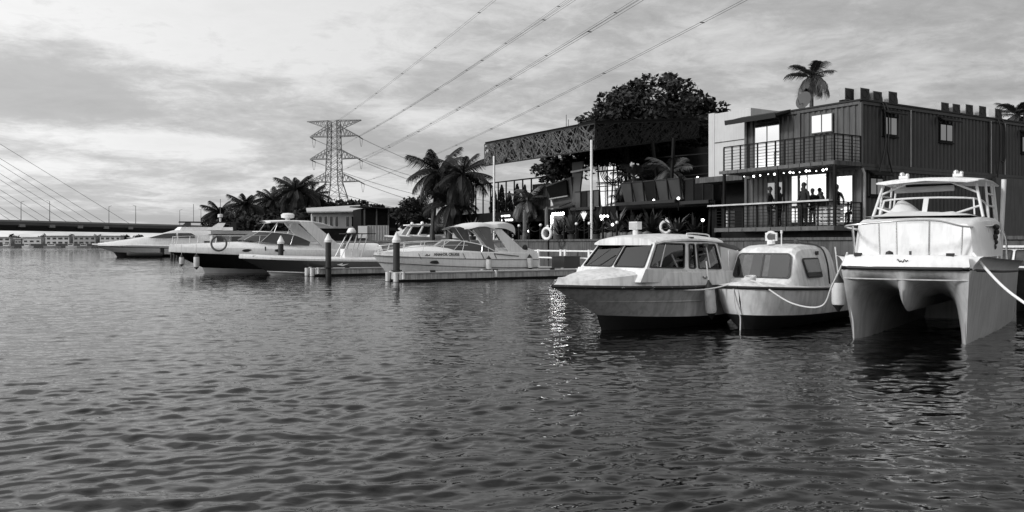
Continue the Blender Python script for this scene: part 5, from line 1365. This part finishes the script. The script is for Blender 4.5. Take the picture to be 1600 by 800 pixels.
# windscreen frame
wsb = catmull([(-1.95, -.84, 1.97), (-1.35, -.72, 1.97), (-1.20, 0, 1.958), (-1.35, .72, 1.97), (-1.95, .84, 1.97)], 17)
wst = catmull([(-2.05, -.80, 2.169), (-1.55, -.68, 2.242), (-1.42, 0, 2.266), (-1.55, .68, 2.242), (-2.05, .80, 2.169)], 17)
MB().tube(wst, .016, 6).build('windscreen_rail', ALU, Ct)
MB().bar((-1.22, 0, 1.97), (-1.43, 0, 2.266), .075, .03).build('windscreen_mullion', ALU, Ct)
for k in (0, 4, 12, 16): MB().bar(wsb[k], wst[k], .022).build('windscreen_stay', ALU, Ct)
# hardtop frame of tubes
def T(p, q_, r=.019): return MB().tube([p, q_], r, 8).build('frame_tube', ALU, Ct, 50)
for s in (1, -1):
    T((-1.38, s * .84, 1.93), (-1.62, s * .70, 2.541), .024); T((-1.90, s * .90, 1.40), (-1.98, s * .80, 2.533))
    T((-2.75, s * .92, 1.30), (-2.70, s * .80, 2.525)); T((-2.95, s * .92, 1.30), (-3.05, s * .80, 2.509))
    T((-1.55, s * .74, 2.339), (-1.60, s * .34, 2.525), .018); T((-1.46, s * .79, 2.120), (-1.30, s * .38, 1.97), .018)
    T((-2.0, s * .82, 2.339), (-2.72, s * .82, 2.339), .016); T((-1.98, s * .84, 2.136), (-2.72, s * .84, 2.136), .016)
MB().tube([(-1.61, -.70, 2.517), (-1.58, 0, 2.529), (-1.61, .70, 2.517)], .018, 6).build('cross_tube', ALU, Ct)
ht = []
for (x_, hw_, z_) in ((-1.30, .62, 2.541), (-1.36, .78, 2.562), (-1.7, .84, 2.586), (-2.4, .86, 2.598), (-3.1, .85, 2.582), (-3.3, .86, 2.566)):
    ht.append([Vector((x_, 0, z_ + .035)), Vector((x_, hw_ * .6, z_ + .02)), Vector((x_, hw_ * .95, z_ - .015)), Vector((x_, hw_, z_ - .03)), Vector((x_, hw_ * .985, z_ - .05)), Vector((x_, hw_ * .9, z_ - .04)), Vector((x_, 0, z_ - .0))])
m = MB(); m.loft([[q_[k] for q_ in ht] for k in range(7)], mirror=True)
for e_ in (ht[0], ht[-1]): m.add([tuple(p) for p in e_] + [(p.x, -p.y, p.z) for p in reversed(e_[1:-1])], [tuple(range(12))])
m.build('hardtop', GEL, Ct, 35, weld=True)
for y_ in (-.36, .46):
    s_ = MB(); s_.box((-1.5, y_, 2.622), (.12, .14, .05)); s_.ball((-1.5, y_ - .03, 2.671), .045, 8, 6); s_.ball((-1.5, y_ + .05, 2.659), .035, 8, 6); s_.build('roof_light', CHROME, Ct, 50)
MB().tube([(-2.2, -.65, 2.444), (-2.2, .30, 2.460)], .05, 8).build('rolled_curtain', CANVAS, Ct, 50)
MB().box((-2.6, -.1, 2.509), (.5, .8, .08)).build('overhead_box', DKST, Ct)
# bow rail
br_ = catmull([(-1.7, -.92, 1.70), (-.6, -.92, 1.74), (.22, -.86, 1.78), (.30, -.3, 1.83), (.28, .05, 1.85), (.10, .42, 1.84), (-.25, .72, 1.76), (-1.2, .94, 1.78), (-1.9, .95, 1.80)], 40)
MB().tube(br_, .017, 7).build('bow_rail', CHROME, Ct, 60)
for k, top in ((6, 1), (11, 1), (14, 1), (17, 1), (23, 1), (29, 1), (34, 1), (37, 1)):
    p = br_[k]; MB().tube([p, (p.x - .03, p.y * .97, 1.335)], .014, 6).build('stanchion', CHROME, Ct)
for s in (1, -1):
    MB().tube(catmull([(-2.2, s * .95, 1.25), (-2.3, s * .96, 1.68), (-2.9, s * .96, 1.72), (-3.4, s * .96, 1.55), (-3.6, s * .95, 1.2)], 16), .017, 7).build('side_rail', CHROME, Ct, 60)
MB().tube([(-2.6, .95, 1.2), (-2.66, 1.0, 2.60)], [.03, .04], 8).build('rod_tube', ALU, Ct, 50)
for (x_, y_) in ((.32, -.66), (.30, .62)): MB().box((x_, y_, 1.338), (.10, .10, .05)).build('cleat', RUB, Ct)
m = MB(); m.lathe([(.06, 0), (.05, .04), (.001, .06)], (-.02, -.28, 1.335), 10); m.build('deck_fitting', RUB, Ct); MB().tube([(-.02, .02, 1.33), (-.02, .02, 1.39)], .018, 6).build('deck_fitting', GREYP, Ct)
for k in range(5): MB().ball((-1.6 - .1 * (k % 2), .96 + .01 * k, 1.45 + .08 * k), .05, 7, 5).build('tied_line', RUB, Ct)
squiggle(Ct, (fx + .088, -.07, 1.245), (0, 1, 0), .15, .03)
# ---------------------------------------------------------------- boat at the right edge
D = boat_root('cabin_boat', 'dark-hulled boat with white cabin cut off by the right edge', 'boat', 10.45, 18.4, 38)
keel = hc(5, -.2, -.3, -.2, .08); chine = hc(5, .0, .2, .28, 1.6); shr = hc(5, .45, .85, .95, 1.95)
lofted(D, 'hull_bottom', [keel, chine], ANTI); lofted(D, 'topside', [off(chine, .004), shr], HULLB); rail_tube(D, 'rub_rail', off(shr, .006, .01), .03, RUB)
lofted(D, 'deck', [off(shr, -.004, .02), [Vector((p.x, p.y * .5, p.z + .06)) for p in shr], ctr(shr, .08)], CANVD, 30)
cb_ = [(-1.2, .72, .95), (-1.2, -.72, .95), (-3.0, -.78, .95), (-3.0, .78, .95)]; ct_ = [(-1.62, .62, 1.40), (-1.62, -.62, 1.40), (-2.95, -.66, 1.42), (-2.95, .66, 1.42)]
cabin_faces(D, cb_, ct_, GEL); MB().box((-2.25, 0, 1.44), (1.45, 1.36, .05)).build('roof', GEL, D)
window(D, sub([cb_[1], cb_[0], ct_[0], ct_[1]], .05, .48, .12, .9), .05, .03, TINT, RUB, .004, 'windscreen'); window(D, sub([cb_[1], cb_[0], ct_[0], ct_[1]], .52, .95, .12, .9), .05, .03, TINT, RUB, .004, 'windscreen')
window(D, sub([cb_[2], cb_[1], ct_[1], ct_[2]], .1, .9, .15, .88), .05, .03, TINT, RUB, .004, 'side_window', (.5,))
MB().ball((-1.7, -.45, 1.54), .07, 10, 7).build('roof_light', CAPW, D, 60); MB().tube([(-1.7, -.45, 1.44), (-1.7, -.45, 1.52)], .03, 6).build('light_stem', CAPW, D)
for k in range(7):
    MB().tube(catmull([(.1 - .3 * k, -.5 - .05 * k, .98), (-.1 - .3 * k, -.66 - .04 * k, 1.10), (-.3 - .3 * k, -.86 - .02 * k, .80), (-.25 - .3 * k, -.95, .45 + .05 * (k % 3))], 10), .035, 6).build('tangled_line', DKST if k % 2 else CANVD, D)

# fenders and ropes of the near row
fender('pale cylindrical fender hanging between the left and middle cabin boats', A, (-1.80, 1.06, .50), .095, .42, R(8), True)
MB_ = fender('pale cylindrical fender hanging between the middle cabin boat and the catamaran', Ct, (-.45, -1.16, .68), .105, .36, 0, True, .45)
a0 = wpt(A, (.36, 0, .97)); b0 = wpt(Bo, (-.10, -.08, .84))
rope('mooring rope from the left cabin boat bow to the middle boat', [a0, a0.lerp(b0, .12) + Vector((0, 0, .0)), a0.lerp(b0, .33) + Vector((0, 0, -.06)), a0.lerp(b0, .6) + Vector((0, 0, -.18)), a0.lerp(b0, .8) + Vector((0, 0, -.15)), b0], .014)
c0 = wpt(Ct, (.26, -.84, 1.36)); b1 = wpt(Bo, (-.12, .10, .86))
rope('slack mooring rope looping from the middle boat up to the catamaran', [b1, b1.lerp(c0, .10) + Vector((.02, 0, -.10)), b1.lerp(c0, .35) + Vector((.12, -.1, -.52)), b1.lerp(c0, .62) + Vector((.18, -.1, -.68)), b1.lerp(c0, .80) + Vector((.08, -.05, -.42)), c0 + Vector((-.02, 0, -.06)), c0], .015, 40)
d0 = wpt(Bo, (.14, -.10, .78))
rope('frayed rope end hanging down the bow of the middle cabin boat', [d0, d0 + Vector((.01, -.02, -.28)), d0 + Vector((.05, -.03, -.46)), d0 + Vector((.11, -.03, -.54)), d0 + Vector((.11, -.03, -.78))], .012, 20)
e0 = wpt(Ct, (-.12, .86, 1.36)); f0 = Vector(((1640 - 800) / FPX * 11.6, 11.6, CAM_H + (381 - 500) / FPX * 11.6))
rope('thick white mooring rope running from the catamaran out of the picture at right', [e0, e0.lerp(f0, .2) + Vector((0, 0, -.07)), e0.lerp(f0, .5) + Vector((0, 0, -.10)), f0], .021, 30, mat('white_rope', .75, .9))

# ---------------------------------------------------------------- white sport cruiser with bimini
S = boat_root('sport_cruiser', 'white sport cruiser with bimini top and bow rails beside the near dock', 'boat', 0, 0, 0)
def place_q(root, u, v, rz=0.0):
    root.location = W(u, v, 0); root.rotation_euler = (0, 0, QA + math.pi + rz)
place_q(S, -14.25, 12.45); S.scale = (.91, 1, 1)
keel = hc(7.6, -.3, -.4, -.3, .06); chine = hc(7.6, .05, .06, .36, 2.2, .4, 2.0, .9); kn = hc(7.6, .40, .44, .74, 2.46, .38, 2.2, .95); shr = hc(7.6, .62, .80, 1.02, 2.5, .38, 2.3, .95)
lofted(S, 'hull_bottom', [keel, chine], GEL); lofted(S, 'topside', [off(chine, .004), kn, shr], GEL)
rail_tube(S, 'hull_stripe', off(kn, .008), .016, GREYP); rail_tube(S, 'rub_rail', off(shr, .006), .022, mat('grey_rubber', .18, .6))
dk = [Vector((p.x - .02, max(0.0, p.y * .945), p.z + .12 + .16 * min(1, max(0, (.6 - p.x) / 2.0)))) for p in shr]
lofted(S, 'deck', [off(shr, -.004, .02), dk, [Vector((p.x - .03, p.y * .6, p.z + .16 * min(1, max(0, (.5 - p.x) / 2)))) for p in dk], [Vector((p.x - .03, 0, p.z + .24 * min(1, max(0, (.5 - p.x) / 2)))) for p in dk]], GEL, 40)
for x_ in (-2.0, -4.6): MB().prism([Vector((x_ + .28 * math.cos(a), yat(kn, x_) - .06, .73 + .07 * math.sin(a))) for a in np.linspace(0, 6.28, 15)[:-1]], (0, .12, 0)).build('porthole', RUB, S) if x_ > -3 else None
text_mesh(S, 'boat_name', 'ANAFOR CRUISE', .165, (-2.5, yat(shr, -2.5) - .005, 1.00), (R(78), 0, R(180) - math.atan2(yat(shr, -3) - yat(shr, -2), 1.0)), PRINT, 0.0, 1.0)
m = MB(); m.prism([(x_, yat(shr, -1.6) + .02, z_) for x_, z_ in ((-1.45, 1.01), (-1.57, 1.08), (-1.63, 1.02), (-1.73, 1.07), (-1.71, 1.0))], (0, .008, 0)); m.build('wave_emblem', GREYP, S)
# windscreen
wb = [(-2.3, 0, 1.30), (-2.45, .45, 1.28), (-3.0, .88, 1.22), (-4.4, 1.05, 1.08), (-5.3, 1.08, 1.0)]; wt_ = [(-3.0, 0, 1.66), (-3.12, .42, 1.66), (-3.5, .80, 1.62), (-4.5, .98, 1.44), (-5.3, 1.04, 1.12)]
SCR = mat('smoked_screen', .06, .06, metal=.3)
for k in range(4):
    for s in (1, -1):
        P = [wb[k], wb[k + 1], wt_[k + 1], wt_[k]]; P = [(p[0], p[1] * s, p[2]) for p in P]
        MB().add(P, [(0, 1, 2, 3)]).build('windscreen_pane', SCR, S)
rail_tube(S, 'windscreen_rail', catmull(wt_, 20), .022, CHROME); 
for k in (1, 2, 3): rail_tube(S, 'windscreen_post', [wb[k], wt_[k]], .018, CHROME)
# radar arch and bimini
for s in (1, -1):
    MB().prism([(-7.1, s * 1.08, 1.0), (-6.1, s * 1.08, 1.0), (-5.2, s * .98, 2.10), (-5.6, s * .98, 2.12)], (0, -s * .10, 0)).build('radar_arch', GEL, S)
MB().box((-5.4, 0, 2.11), (.42, 1.96, .07)).build('arch_top', GEL, S)
bm_ = []
for i, (x_, z_, d_) in enumerate(((-3.5, 2.22, .02), (-3.9, 2.28, .04), (-4.3, 2.38, .06), (-4.7, 2.42, .09), (-5.05, 2.37, .12), (-5.4, 2.43, .16), (-5.8, 2.46, .22), (-6.2, 2.40, .30), (-6.35, 2.22, .25))):
    bm_.append([Vector((x_, 0, z_ + .04)), Vector((x_, .6, z_ + .02)), Vector((x_, .98, z_ - .05)), Vector((x_ + .03, 1.04, z_ - .08 - d_))])
m = MB(); m.loft([catmull([r2[k] for r2 in bm_], 25) for k in range(4)], mirror=True); m.build('bimini_cover', CANVAS, S, 60, weld=True)
for a, b in (((-5.2, .99, 1.05), (-4.2, 1.0, 2.26)), ((-5.2, .99, 1.05), (-4.9, 1.0, 2.28)), ((-5.6, 1.02, 1.0), (-3.65, .96, 2.18))): rail_tube(S, 'bimini_bow', [a, b], .014, CHROME)
for s in (1, -1): MB().add([(-3.9, s * .99, 2.2), (-4.9, s * .99, 2.26), (-5.2, s * 1.02, 1.2), (-4.8, s * 1.02, 1.3)], [(0, 1, 2, 3)]).build('side_curtain', mat('grey_curtain', .16, .8, var=.2), S)
bowr = catmull([(-3.6, 1.12, 1.62), (-2.4, 1.10, 1.62), (-1.2, .96, 1.56), (-.2, .60, 1.48), (.35, .18, 1.42), (.42, 0, 1.42)], 26); rail_tube(S, 'bow_rail', bowr, .018, CHROME)
bowr2 = [Vector((p.x, p.y, p.z - .18)) for p in bowr]; rail_tube(S, 'lower_rail', bowr2, .012, CHROME)
for k in range(1, 25, 4): p = bowr[k]; rail_tube(S, 'stanchion', [p, (p.x + .12, p.y * .97, 1.08)], .013, CHROME)
MB().box2((-8.1, -1.0, .22), (-7.55, 1.0, .32)).build('swim_platform', GEL, S)
# outboard drive cover and seat back by the stern
m = MB(); m.ball((-7.2, .6, 1.28), .16, 10, 7, (.9, .8, 1.2)); m.build('engine_cowl', RUB, S, 60); MB().box((-7.2, .6, 1.0), (.16, .12, .5)).build('engine_leg', RUB, S)
for x_ in (-3.3, -4.3, -5.0, -1.0): MB().tube([(x_, 1.2, 1.1), (x_ - .1, 1.27, .86)], .014, 5).build('line_tail', RUB, S)
MB().prism([(-5.0, 1.23, 1.05), (-6.4, 1.215, .93), (-6.4, 1.215, .97), (-5.0, 1.225, 1.09)], (0, .012, 0)).build('air_intake', GREYP, S)
fender('white fender with dark ends amidships on the bimini cruiser', S, (-4.6, 1.36, .62), .13, .42, 0, True, .4)
fender('white fender with dark ends near the stern of the bimini cruiser', S, (-7.0, 1.30, .66), .13, .44, R(6), True, .3)

# ---------------------------------------------------------------- grey-hulled speedboat
Gb = boat_root('speedboat', 'low slate-grey speedboat with white deck in front of the black-hulled cruiser', 'boat', 0, 0, 0); place_q(Gb, -17.2, 19.75, R(-6))
keel = hc(6.6, -.5, -.35, -.25, .06); chine = hc(6.6, -.15, .03, .20, 1.75, .38, 2.0, .9); shr = hc(6.6, 1.15, .66, .86, 2.0, .36, 2.2, .95)
lofted(Gb, 'hull_bottom', [keel, chine], mat('pale_bottom', .62, .5, var=.15)); lofted(Gb, 'topside', [off(chine, .004), shr], HULLG)
rail_tube(Gb, 'chine_stripe', off(chine, .012, .005), .03, GEL)
gw = [Vector((p.x - .01, max(0.0, p.y * .97), p.z + .11)) for p in shr]
lofted(Gb, 'gunwale', [off(shr, .012, -.03), off(shr, .02, .06), gw], GEL, 40); lofted(Gb, 'deck', [gw, [Vector((p.x, p.y * .6, p.z + .05)) for p in gw], ctr(gw, .07)], GEL, 40)
# T-top frame and console
for s in (1, -1):
    for a, b in (((-4.0, s * .55, .8), (-4.35, s * .5, 2.0)), ((-4.5, s * .55, .8), (-4.9, s * .5, 2.0)), ((-3.5, s * .55, .8), (-4.1, s * .5, 1.95))): MB().tube([a, b], .028, 7).build('ttop_tube', ALU, Gb, 50)
MB().box((-4.5, 0, 2.0), (1.5, 1.3, .035)).build('ttop_canvas', DKST, Gb); MB().lathe([(.22, 0), (.24, .06), (.16, .22), (.10, .26)], (-4.2, 0, 2.03), 12).build('radar_dome', GEL, Gb, 50)
MB().box((-4.1, 0, .98), (.7, .8, .55)).build('console', GEL, Gb); MB().prism([(-3.75, -.4, 1.25), (-3.75, .4, 1.25), (-4.0, .36, 1.6), (-4.0, -.36, 1.6)], (-.03, 0, 0)).build('console_screen', SCR, Gb)
for x_ in (-.2, .5): MB().box((x_, .25, .93), (.16, .05, .05)).build('cleat', CHROME, Gb)
for s in (-.35, .35):
    ob = MB(); ob.box((-6.95, s, .95), (.42, .34, .50)); o_ = ob.build('outboard_motor', RUB, Gb); MB().box((-6.9, s, .3), (.16, .12, 1.0)).build('outboard_leg', RUB, o_)
m = MB(); m.prism([(-3.2, .975, .50), (-3.5, .98, .58), (-3.45, .975, .50), (-3.8, .98, .55), (-3.5, .97, .44)], (0, .02, 0)); m.build('hull_emblem', GEL, Gb)

# ---------------------------------------------------------------- black-hulled cruiser
K_ = boat_root('motor_cruiser', 'black-hulled cruiser with white deck, radar arch and hardtop', 'boat', 0, 0, 0); place_q(K_, -19.0, 24.6, R(2))
keel = hc(9.5, -.4, -.45, -.35, .06); chine = hc(9.5, -.08, .06, .30, 2.7, .4, 2.0, .9); shr = hc(9.5, 1.55, .80, 1.12, 3.05, .36, 2.2, .95)
lofted(K_, 'hull_bottom', [keel, chine], mat('pale_bottom', .40, .5)); lofted(K_, 'topside', [off(chine, .004), shr], HULLB)
dk = [Vector((p.x - .02, max(0.0, p.y * .94), p.z + .24 + .10 * min(1, max(0, (1.0 - p.x) / 3)))) for p in shr]
lofted(K_, 'bulwark', [off(shr, .02, -.02), off(shr, .03, .05), dk], GEL, 40)
hk = lambda x: min(1, max(0, (1.2 - x) / 4.5))
lofted(K_, 'deck', [dk, [Vector((p.x - .03, p.y * .78, p.z + .10 + .16 * hk(p.x))) for p in dk], [Vector((p.x - .03, p.y * .4, p.z + .14 + .24 * hk(p.x))) for p in dk], [Vector((p.x - .03, 0, p.z + .15 + .26 * hk(p.x))) for p in dk]], GEL, 50)
for x_ in (-2.0, -3.6):
    MB().prism([Vector((x_ + .26 * math.cos(a), yat(shr, x_) - .03, 1.16 + .075 * math.sin(a))) for a in np.linspace(0, 6.28, 15)[:-1]], (0, .035, 0)).build('porthole', RUB, K_)
wb = [(-1.85, 0, 1.72), (-2.05, .55, 1.70), (-2.75, 1.05, 1.60), (-4.25, 1.25, 1.45), (-5.25, 1.28, 1.40)]; wt_ = [(-2.65, 0, 2.14), (-2.85, .5, 2.14), (-3.35, .95, 2.10), (-4.45, 1.15, 1.98), (-5.35, 1.22, 1.62)]
for k in range(4):
    for s in (1, -1): MB().add([(p[0], p[1] * s, p[2]) for p in (wb[k], wb[k + 1], wt_[k + 1], wt_[k])], [(0, 1, 2, 3)]).build('windscreen_pane', SCR, K_)
rail_tube(K_, 'windscreen_rail', catmull(wt_, 20), .025, GEL)
for k in (1, 2, 3): rail_tube(K_, 'windscreen_post', [wb[k], wt_[k]], .02, CHROME)
for s in (1, -1):
    MB().prism([(-7.25, s * 1.35, 1.2), (-6.15, s * 1.35, 1.2), (-4.75, s * 1.18, 2.64), (-5.45, s * 1.18, 2.66)], (0, -s * .14, 0)).build('radar_arch', GEL, K_)
    T_ = MB().tube([(-3.25, s * .95, 2.08), (-3.65, s * 1.0, 2.62)], .02, 6).build('hardtop_stay', CHROME, K_); MB().tube([(-4.15, s * 1.1, 2.0), (-4.35, s * 1.0, 2.62)], .02, 6).build('hardtop_stay', CHROME, K_)
hq = []
for x_, w2, z_ in ((-3.15, .7, 2.62), (-3.30, .95, 2.66), (-4.25, 1.12, 2.70), (-5.45, 1.16, 2.68), (-6.25, 1.0, 2.57), (-6.75, .85, 2.45)):
    hq.append([Vector((x_, 0, z_ + .08)), Vector((x_, w2 * .6, z_ + .06)), Vector((x_, w2, z_)), Vector((x_, w2 * .97, z_ - .06)), Vector((x_, 0, z_ - .03))])
m = MB(); m.loft([[q_[k] for q_ in hq] for k in range(5)], mirror=True); m.build('hardtop', GEL, K_, 40, weld=True)
MB().lathe([(.12, 0), (.14, .10), (.34, .14), (.36, .30), (.26, .38), (.001, .40)], (-4.55, 0, 2.76), 14).build('radar_dome', GEL, K_, 40)
bowr = catmull([(-3.0, 1.40, 1.92), (-1.5, 1.28, 1.92), (.2, .85, 1.90), (1.2, .25, 1.86), (1.35, 0, 1.86)], 24); rail_tube(K_, 'bow_rail', bowr, .012, CHROME)
for k in range(2, 24, 5): p = bowr[k]; rail_tube(K_, 'stanchion', [p, (p.x + .06, p.y * .97, 1.42)], .012, CHROME)
lr = MB(); lr.torus((-.6, 1.10, 1.52), .36, .05, (.35, 1, .1), 26, 8); o_ = lr.build('life_ring', mat('grey_ring', .09, .6), None, 60)
o_.location = K_.location; o_.rotation_euler = K_.rotation_euler; tag(o_, 'dark grey life ring lying on the foredeck of the black-hulled cruiser', 'life ring')
MB().box((-2.9, 1.30, 1.25), (.05, .05, .22)).build('cleat_post', RUB, K_)
fender('white fender at the bow tip of the black-hulled cruiser', K_, (1.05, .50, .66), .11, .34, 0, True, .5); fender('larger white fender at the bow of the black-hulled cruiser', K_, (.45, .95, .60), .14, .50, 0, True, .5)

# ---------------------------------------------------------------- white motor yacht beyond
Yt = boat_root('motor_yacht', 'large white motor yacht with flybridge at the far left', 'boat', -45.2, 98, 68); Yt.scale = (1, 1, .83)
keel = hc(16, -.6, -.6, -.4, .1); chine = hc(16, .0, .15, .70, 4.0, .4, 2.0, .9); st_ = hc(16, 1.7, 1.05, 1.40, 4.5, .36, 2.2, .95); shr = hc(16, 2.2, 1.45, 1.72, 4.6, .36, 2.3, .95)
lofted(Yt, 'hull_bottom', [keel, chine], ANTI); lofted(Yt, 'topside', [off(chine, .004), st_], GEL); lofted(Yt, 'hull_stripe', [st_, [a.lerp(b, .28) + Vector((0, .01, 0)) for a, b in zip(st_, shr)]], HULLB); lofted(Yt, 'gunwale', [[a.lerp(b, .28) for a, b in zip(st_, shr)], off(shr, .02), off(shr, -.06, .12)], GEL, 40)
sx = [(1.6, .15, 1.85), (0, .9, 2.10), (-2.5, 1.5, 2.6), (-4.5, 1.75, 3.0), (-6.2, 1.8, 3.6), (-7.0, 1.85, 3.72), (-13, 1.85, 3.7), (-14, 1.8, 3.6)]
cs = [[Vector((x_, w2 + .12, 1.55)), Vector((x_, w2, 1.55 + (z_ - 1.55) * .7)), Vector((x_, w2 * .88, z_ - .05)), Vector((x_, 0, z_ + .06))] for x_, w2, z_ in sx]
m = MB(); m.loft([[q_[k] for q_ in cs] for k in range(4)], mirror=True); m.add([tuple(p) for p in cs[-1]] + [(p.x, -p.y, p.z) for p in reversed(cs[-1][:-1])], [tuple(range(7))]); m.build('superstructure', GEL, Yt, 30, weld=True)
for s in (1, -1):
    MB().prism([(-3.6, s * 1.78, 2.60), (-6.6, s * 1.90, 2.65), (-6.6, s * 1.86, 3.30), (-5.4, s * 1.80, 3.22)], (0, s * .06, 0)).build('side_window', GLASS, Yt)
    MB().prism([(-6.8, s * 1.9, 2.66), (-8.6, s * 1.92, 2.66), (-8.6, s * 1.88, 3.0), (-8.2, s * 1.88, 3.3), (-6.8, s * 1.87, 3.3)], (0, s * .06, 0)).build('side_window', GLASS, Yt)
    for z_ in (1.95, 2.15): MB().box((-11.0, s * 1.97, z_), (2.8, .05, .12)).build('vent_slot', RUB, Yt)
    MB().prism([(-11.5, s * 1.7, 3.75), (-10.0, s * 1.7, 3.75), (-11.2, s * 1.5, 4.75), (-12.0, s * 1.5, 4.75)], (0, -s * .15, 0)).build('radar_arch', GEL, Yt)
m = MB(); m.loft([[Vector((x_, w2, 3.7)) for x_, w2 in ((-6.4, .5), (-7.0, 1.5), (-12.8, 1.7))], [Vector((x_, w2, 4.15)) for x_, w2 in ((-6.8, .5), (-7.2, 1.45), (-12.8, 1.6))]], mirror=True); m.build('flybridge', GEL, Yt, 40)
for s in (1, -1): MB().prism([(-7.1, s * 1.3, 4.2), (-8.2, s * 1.45, 4.2), (-8.2, s * 1.4, 4.75), (-7.6, s * 1.3, 4.75)], (0, s * .03, 0)).build('flybridge_screen', GLASS, Yt)
MB().box((-10.2, 0, 4.86), (6.6, 3.0, .12)).build('flybridge_canopy', DKST, Yt); MB().box2((-13.2, -1.5, 3.7), (-12.6, 1.5, 4.8)).build('aft_curtain', DKST, Yt)
MB().lathe([(.1, 0), (.12, .6), (.30, .7), (.30, 1.1), (.001, 1.2)], (-11.5, 0, 4.9), 12).build('radar_dome', GEL, Yt, 40); MB().tube([(-11.5, .1, 5.9), (-11.5, .1, 8.2)], .035, 5).build('antenna', WIRE, Yt); MB().tube([(-8.5, .6, 4.9), (-8.5, .6, 7.4)], .03, 5).build('antenna', WIRE, Yt)
MB().box((-15.2, 0, 1.6), (1.8, 4.2, .2)).build('aft_deck', GEL, Yt)
dg_ = qthing('tender_dinghy', 'small dark dinghy with outboard lying beside the motor yacht', 'dinghy', -12.6, 78.5, 0, R(180))
m = MB(); m.tube(catmull([(-1.6, .55, .32), (.6, .55, .34), (1.5, .2, .42), (1.5, -.2, .42), (.6, -.55, .34), (-1.6, -.55, .32)], 24), .24, 8); m.build('tube', CANVD, dg_, 60)
MB().box((-1.7, 0, .7), (.4, .4, .7)).build('outboard_motor', RUB, dg_); MB().box((0, 0, .3), (2.6, .8, .06)).build('floor', DKST, dg_)
# small jetty posts right of the yacht bow
for k in range(5):
    x, y, z = onY(268 + k * 4.5, 396, 88)
    t = thing('jetty_post', 'short dark jetty post ahead of the black-hulled bow, %s from the left' % ('first', 'second', 'third', 'fourth', 'fifth')[k], 'post', (x, y, 0), 0, 'short jetty posts')
    MB().tube([(0, 0, -.8), (0, 0, 1.05)], .13, 8).build('shaft', PILE, t); MB().box((0, 0, .98), (.36, .36, .1)).build('cap_beam', PILE, t)

# ---------------------------------------------------------------- three small white boats nosed up to the quay behind
for k, (px, lab) in enumerate(((612, 'left'), (630, 'middle'), (650, 'right'))):
    x, y = at_px(px, 66)
    b = thing('laid_up_boat', '%s of three small white laid-up boats with raked screens by the palms' % lab, 'boat', (x, y, GZ - .3 if k else GZ - .35), R(212 + 6 * k), 'laid-up boats on the hard')
    shr = hc(4.2, .6, .62, .78, 1.7, n=13); chine = hc(4.2, 0, .2, .4, 1.4, n=13); keel = hc(4.2, -.4, .0, .06, .06, n=13)
    lofted(b, 'hull', [keel, chine, shr], GEL); lofted(b, 'deck', [shr, ctr(shr, .12)], GEL, 30)
    cb_ = [(-.9, .62, .75), (-.9, -.62, .75), (-2.4, -.66, .75), (-2.4, .66, .75)]; ct_ = [(-1.5, .52, 1.62), (-1.5, -.52, 1.62), (-2.3, -.54, 1.62), (-2.3, .54, 1.62)]
    cabin_faces(b, cb_, ct_, GEL); window(b, sub([cb_[1], cb_[0], ct_[0], ct_[1]], .08, .92, .1, .92), .04, .04, GLASS, GEL, .004, 'windscreen'); window(b, sub([cb_[0], cb_[3], ct_[3], ct_[0]], .1, .9, .2, .9), .04, .04, GLASS, RUB, .004, 'side_window')
    MB().box((-1.9, 0, 1.68), (1.3, 1.25, .08)).build('roof', GEL, b); MB().ball((-1.7, 0, 1.8), .13, 8, 6).build('radar_dome', GEL, b)
    MB().box((-2, 0, .08), (2.4, .12, .5)).build('cradle', DKST, b)
t = qthing('grey_dinghy', 'grey covered dinghy low in the water behind the speedboat stern', 'dinghy', -9.6, 22.2, 0, R(180))
m = MB(); cvs = [[Vector((x_, w2 * c, .15 + h_ * math.sqrt(max(0, 1 - c * c)))) for c in (-1, -.8, -.4, 0, .4, .8, 1)] for x_, w2, h_ in ((-1.8, .7, .5), (-1.0, .85, .72), (0, .85, .70), (1, .7, .62), (1.8, .3, .5), (2.0, .05, .42))]
m.loft(cvs); m.build('cover', mat('grey_cover', .10, .8, var=.3, bump=.2, bscale=5), t, 60); MB().box((-.1, 0, .0), (3.4, 1.2, .34)).build('hull', GELG, t)
bxs = qthing('dock_box', 'dark grey dock box at the stern of the bimini cruiser', 'box', -5.3, 12.0, .36)
MB().box((0, 0, .26), (.9, 1.0, .5)).build('box', mat('box_grey', .05, .6), bxs); MB().box((0, 0, .54), (.95, 1.05, .06)).build('lid', mat('box_grey', .05, .6), bxs)
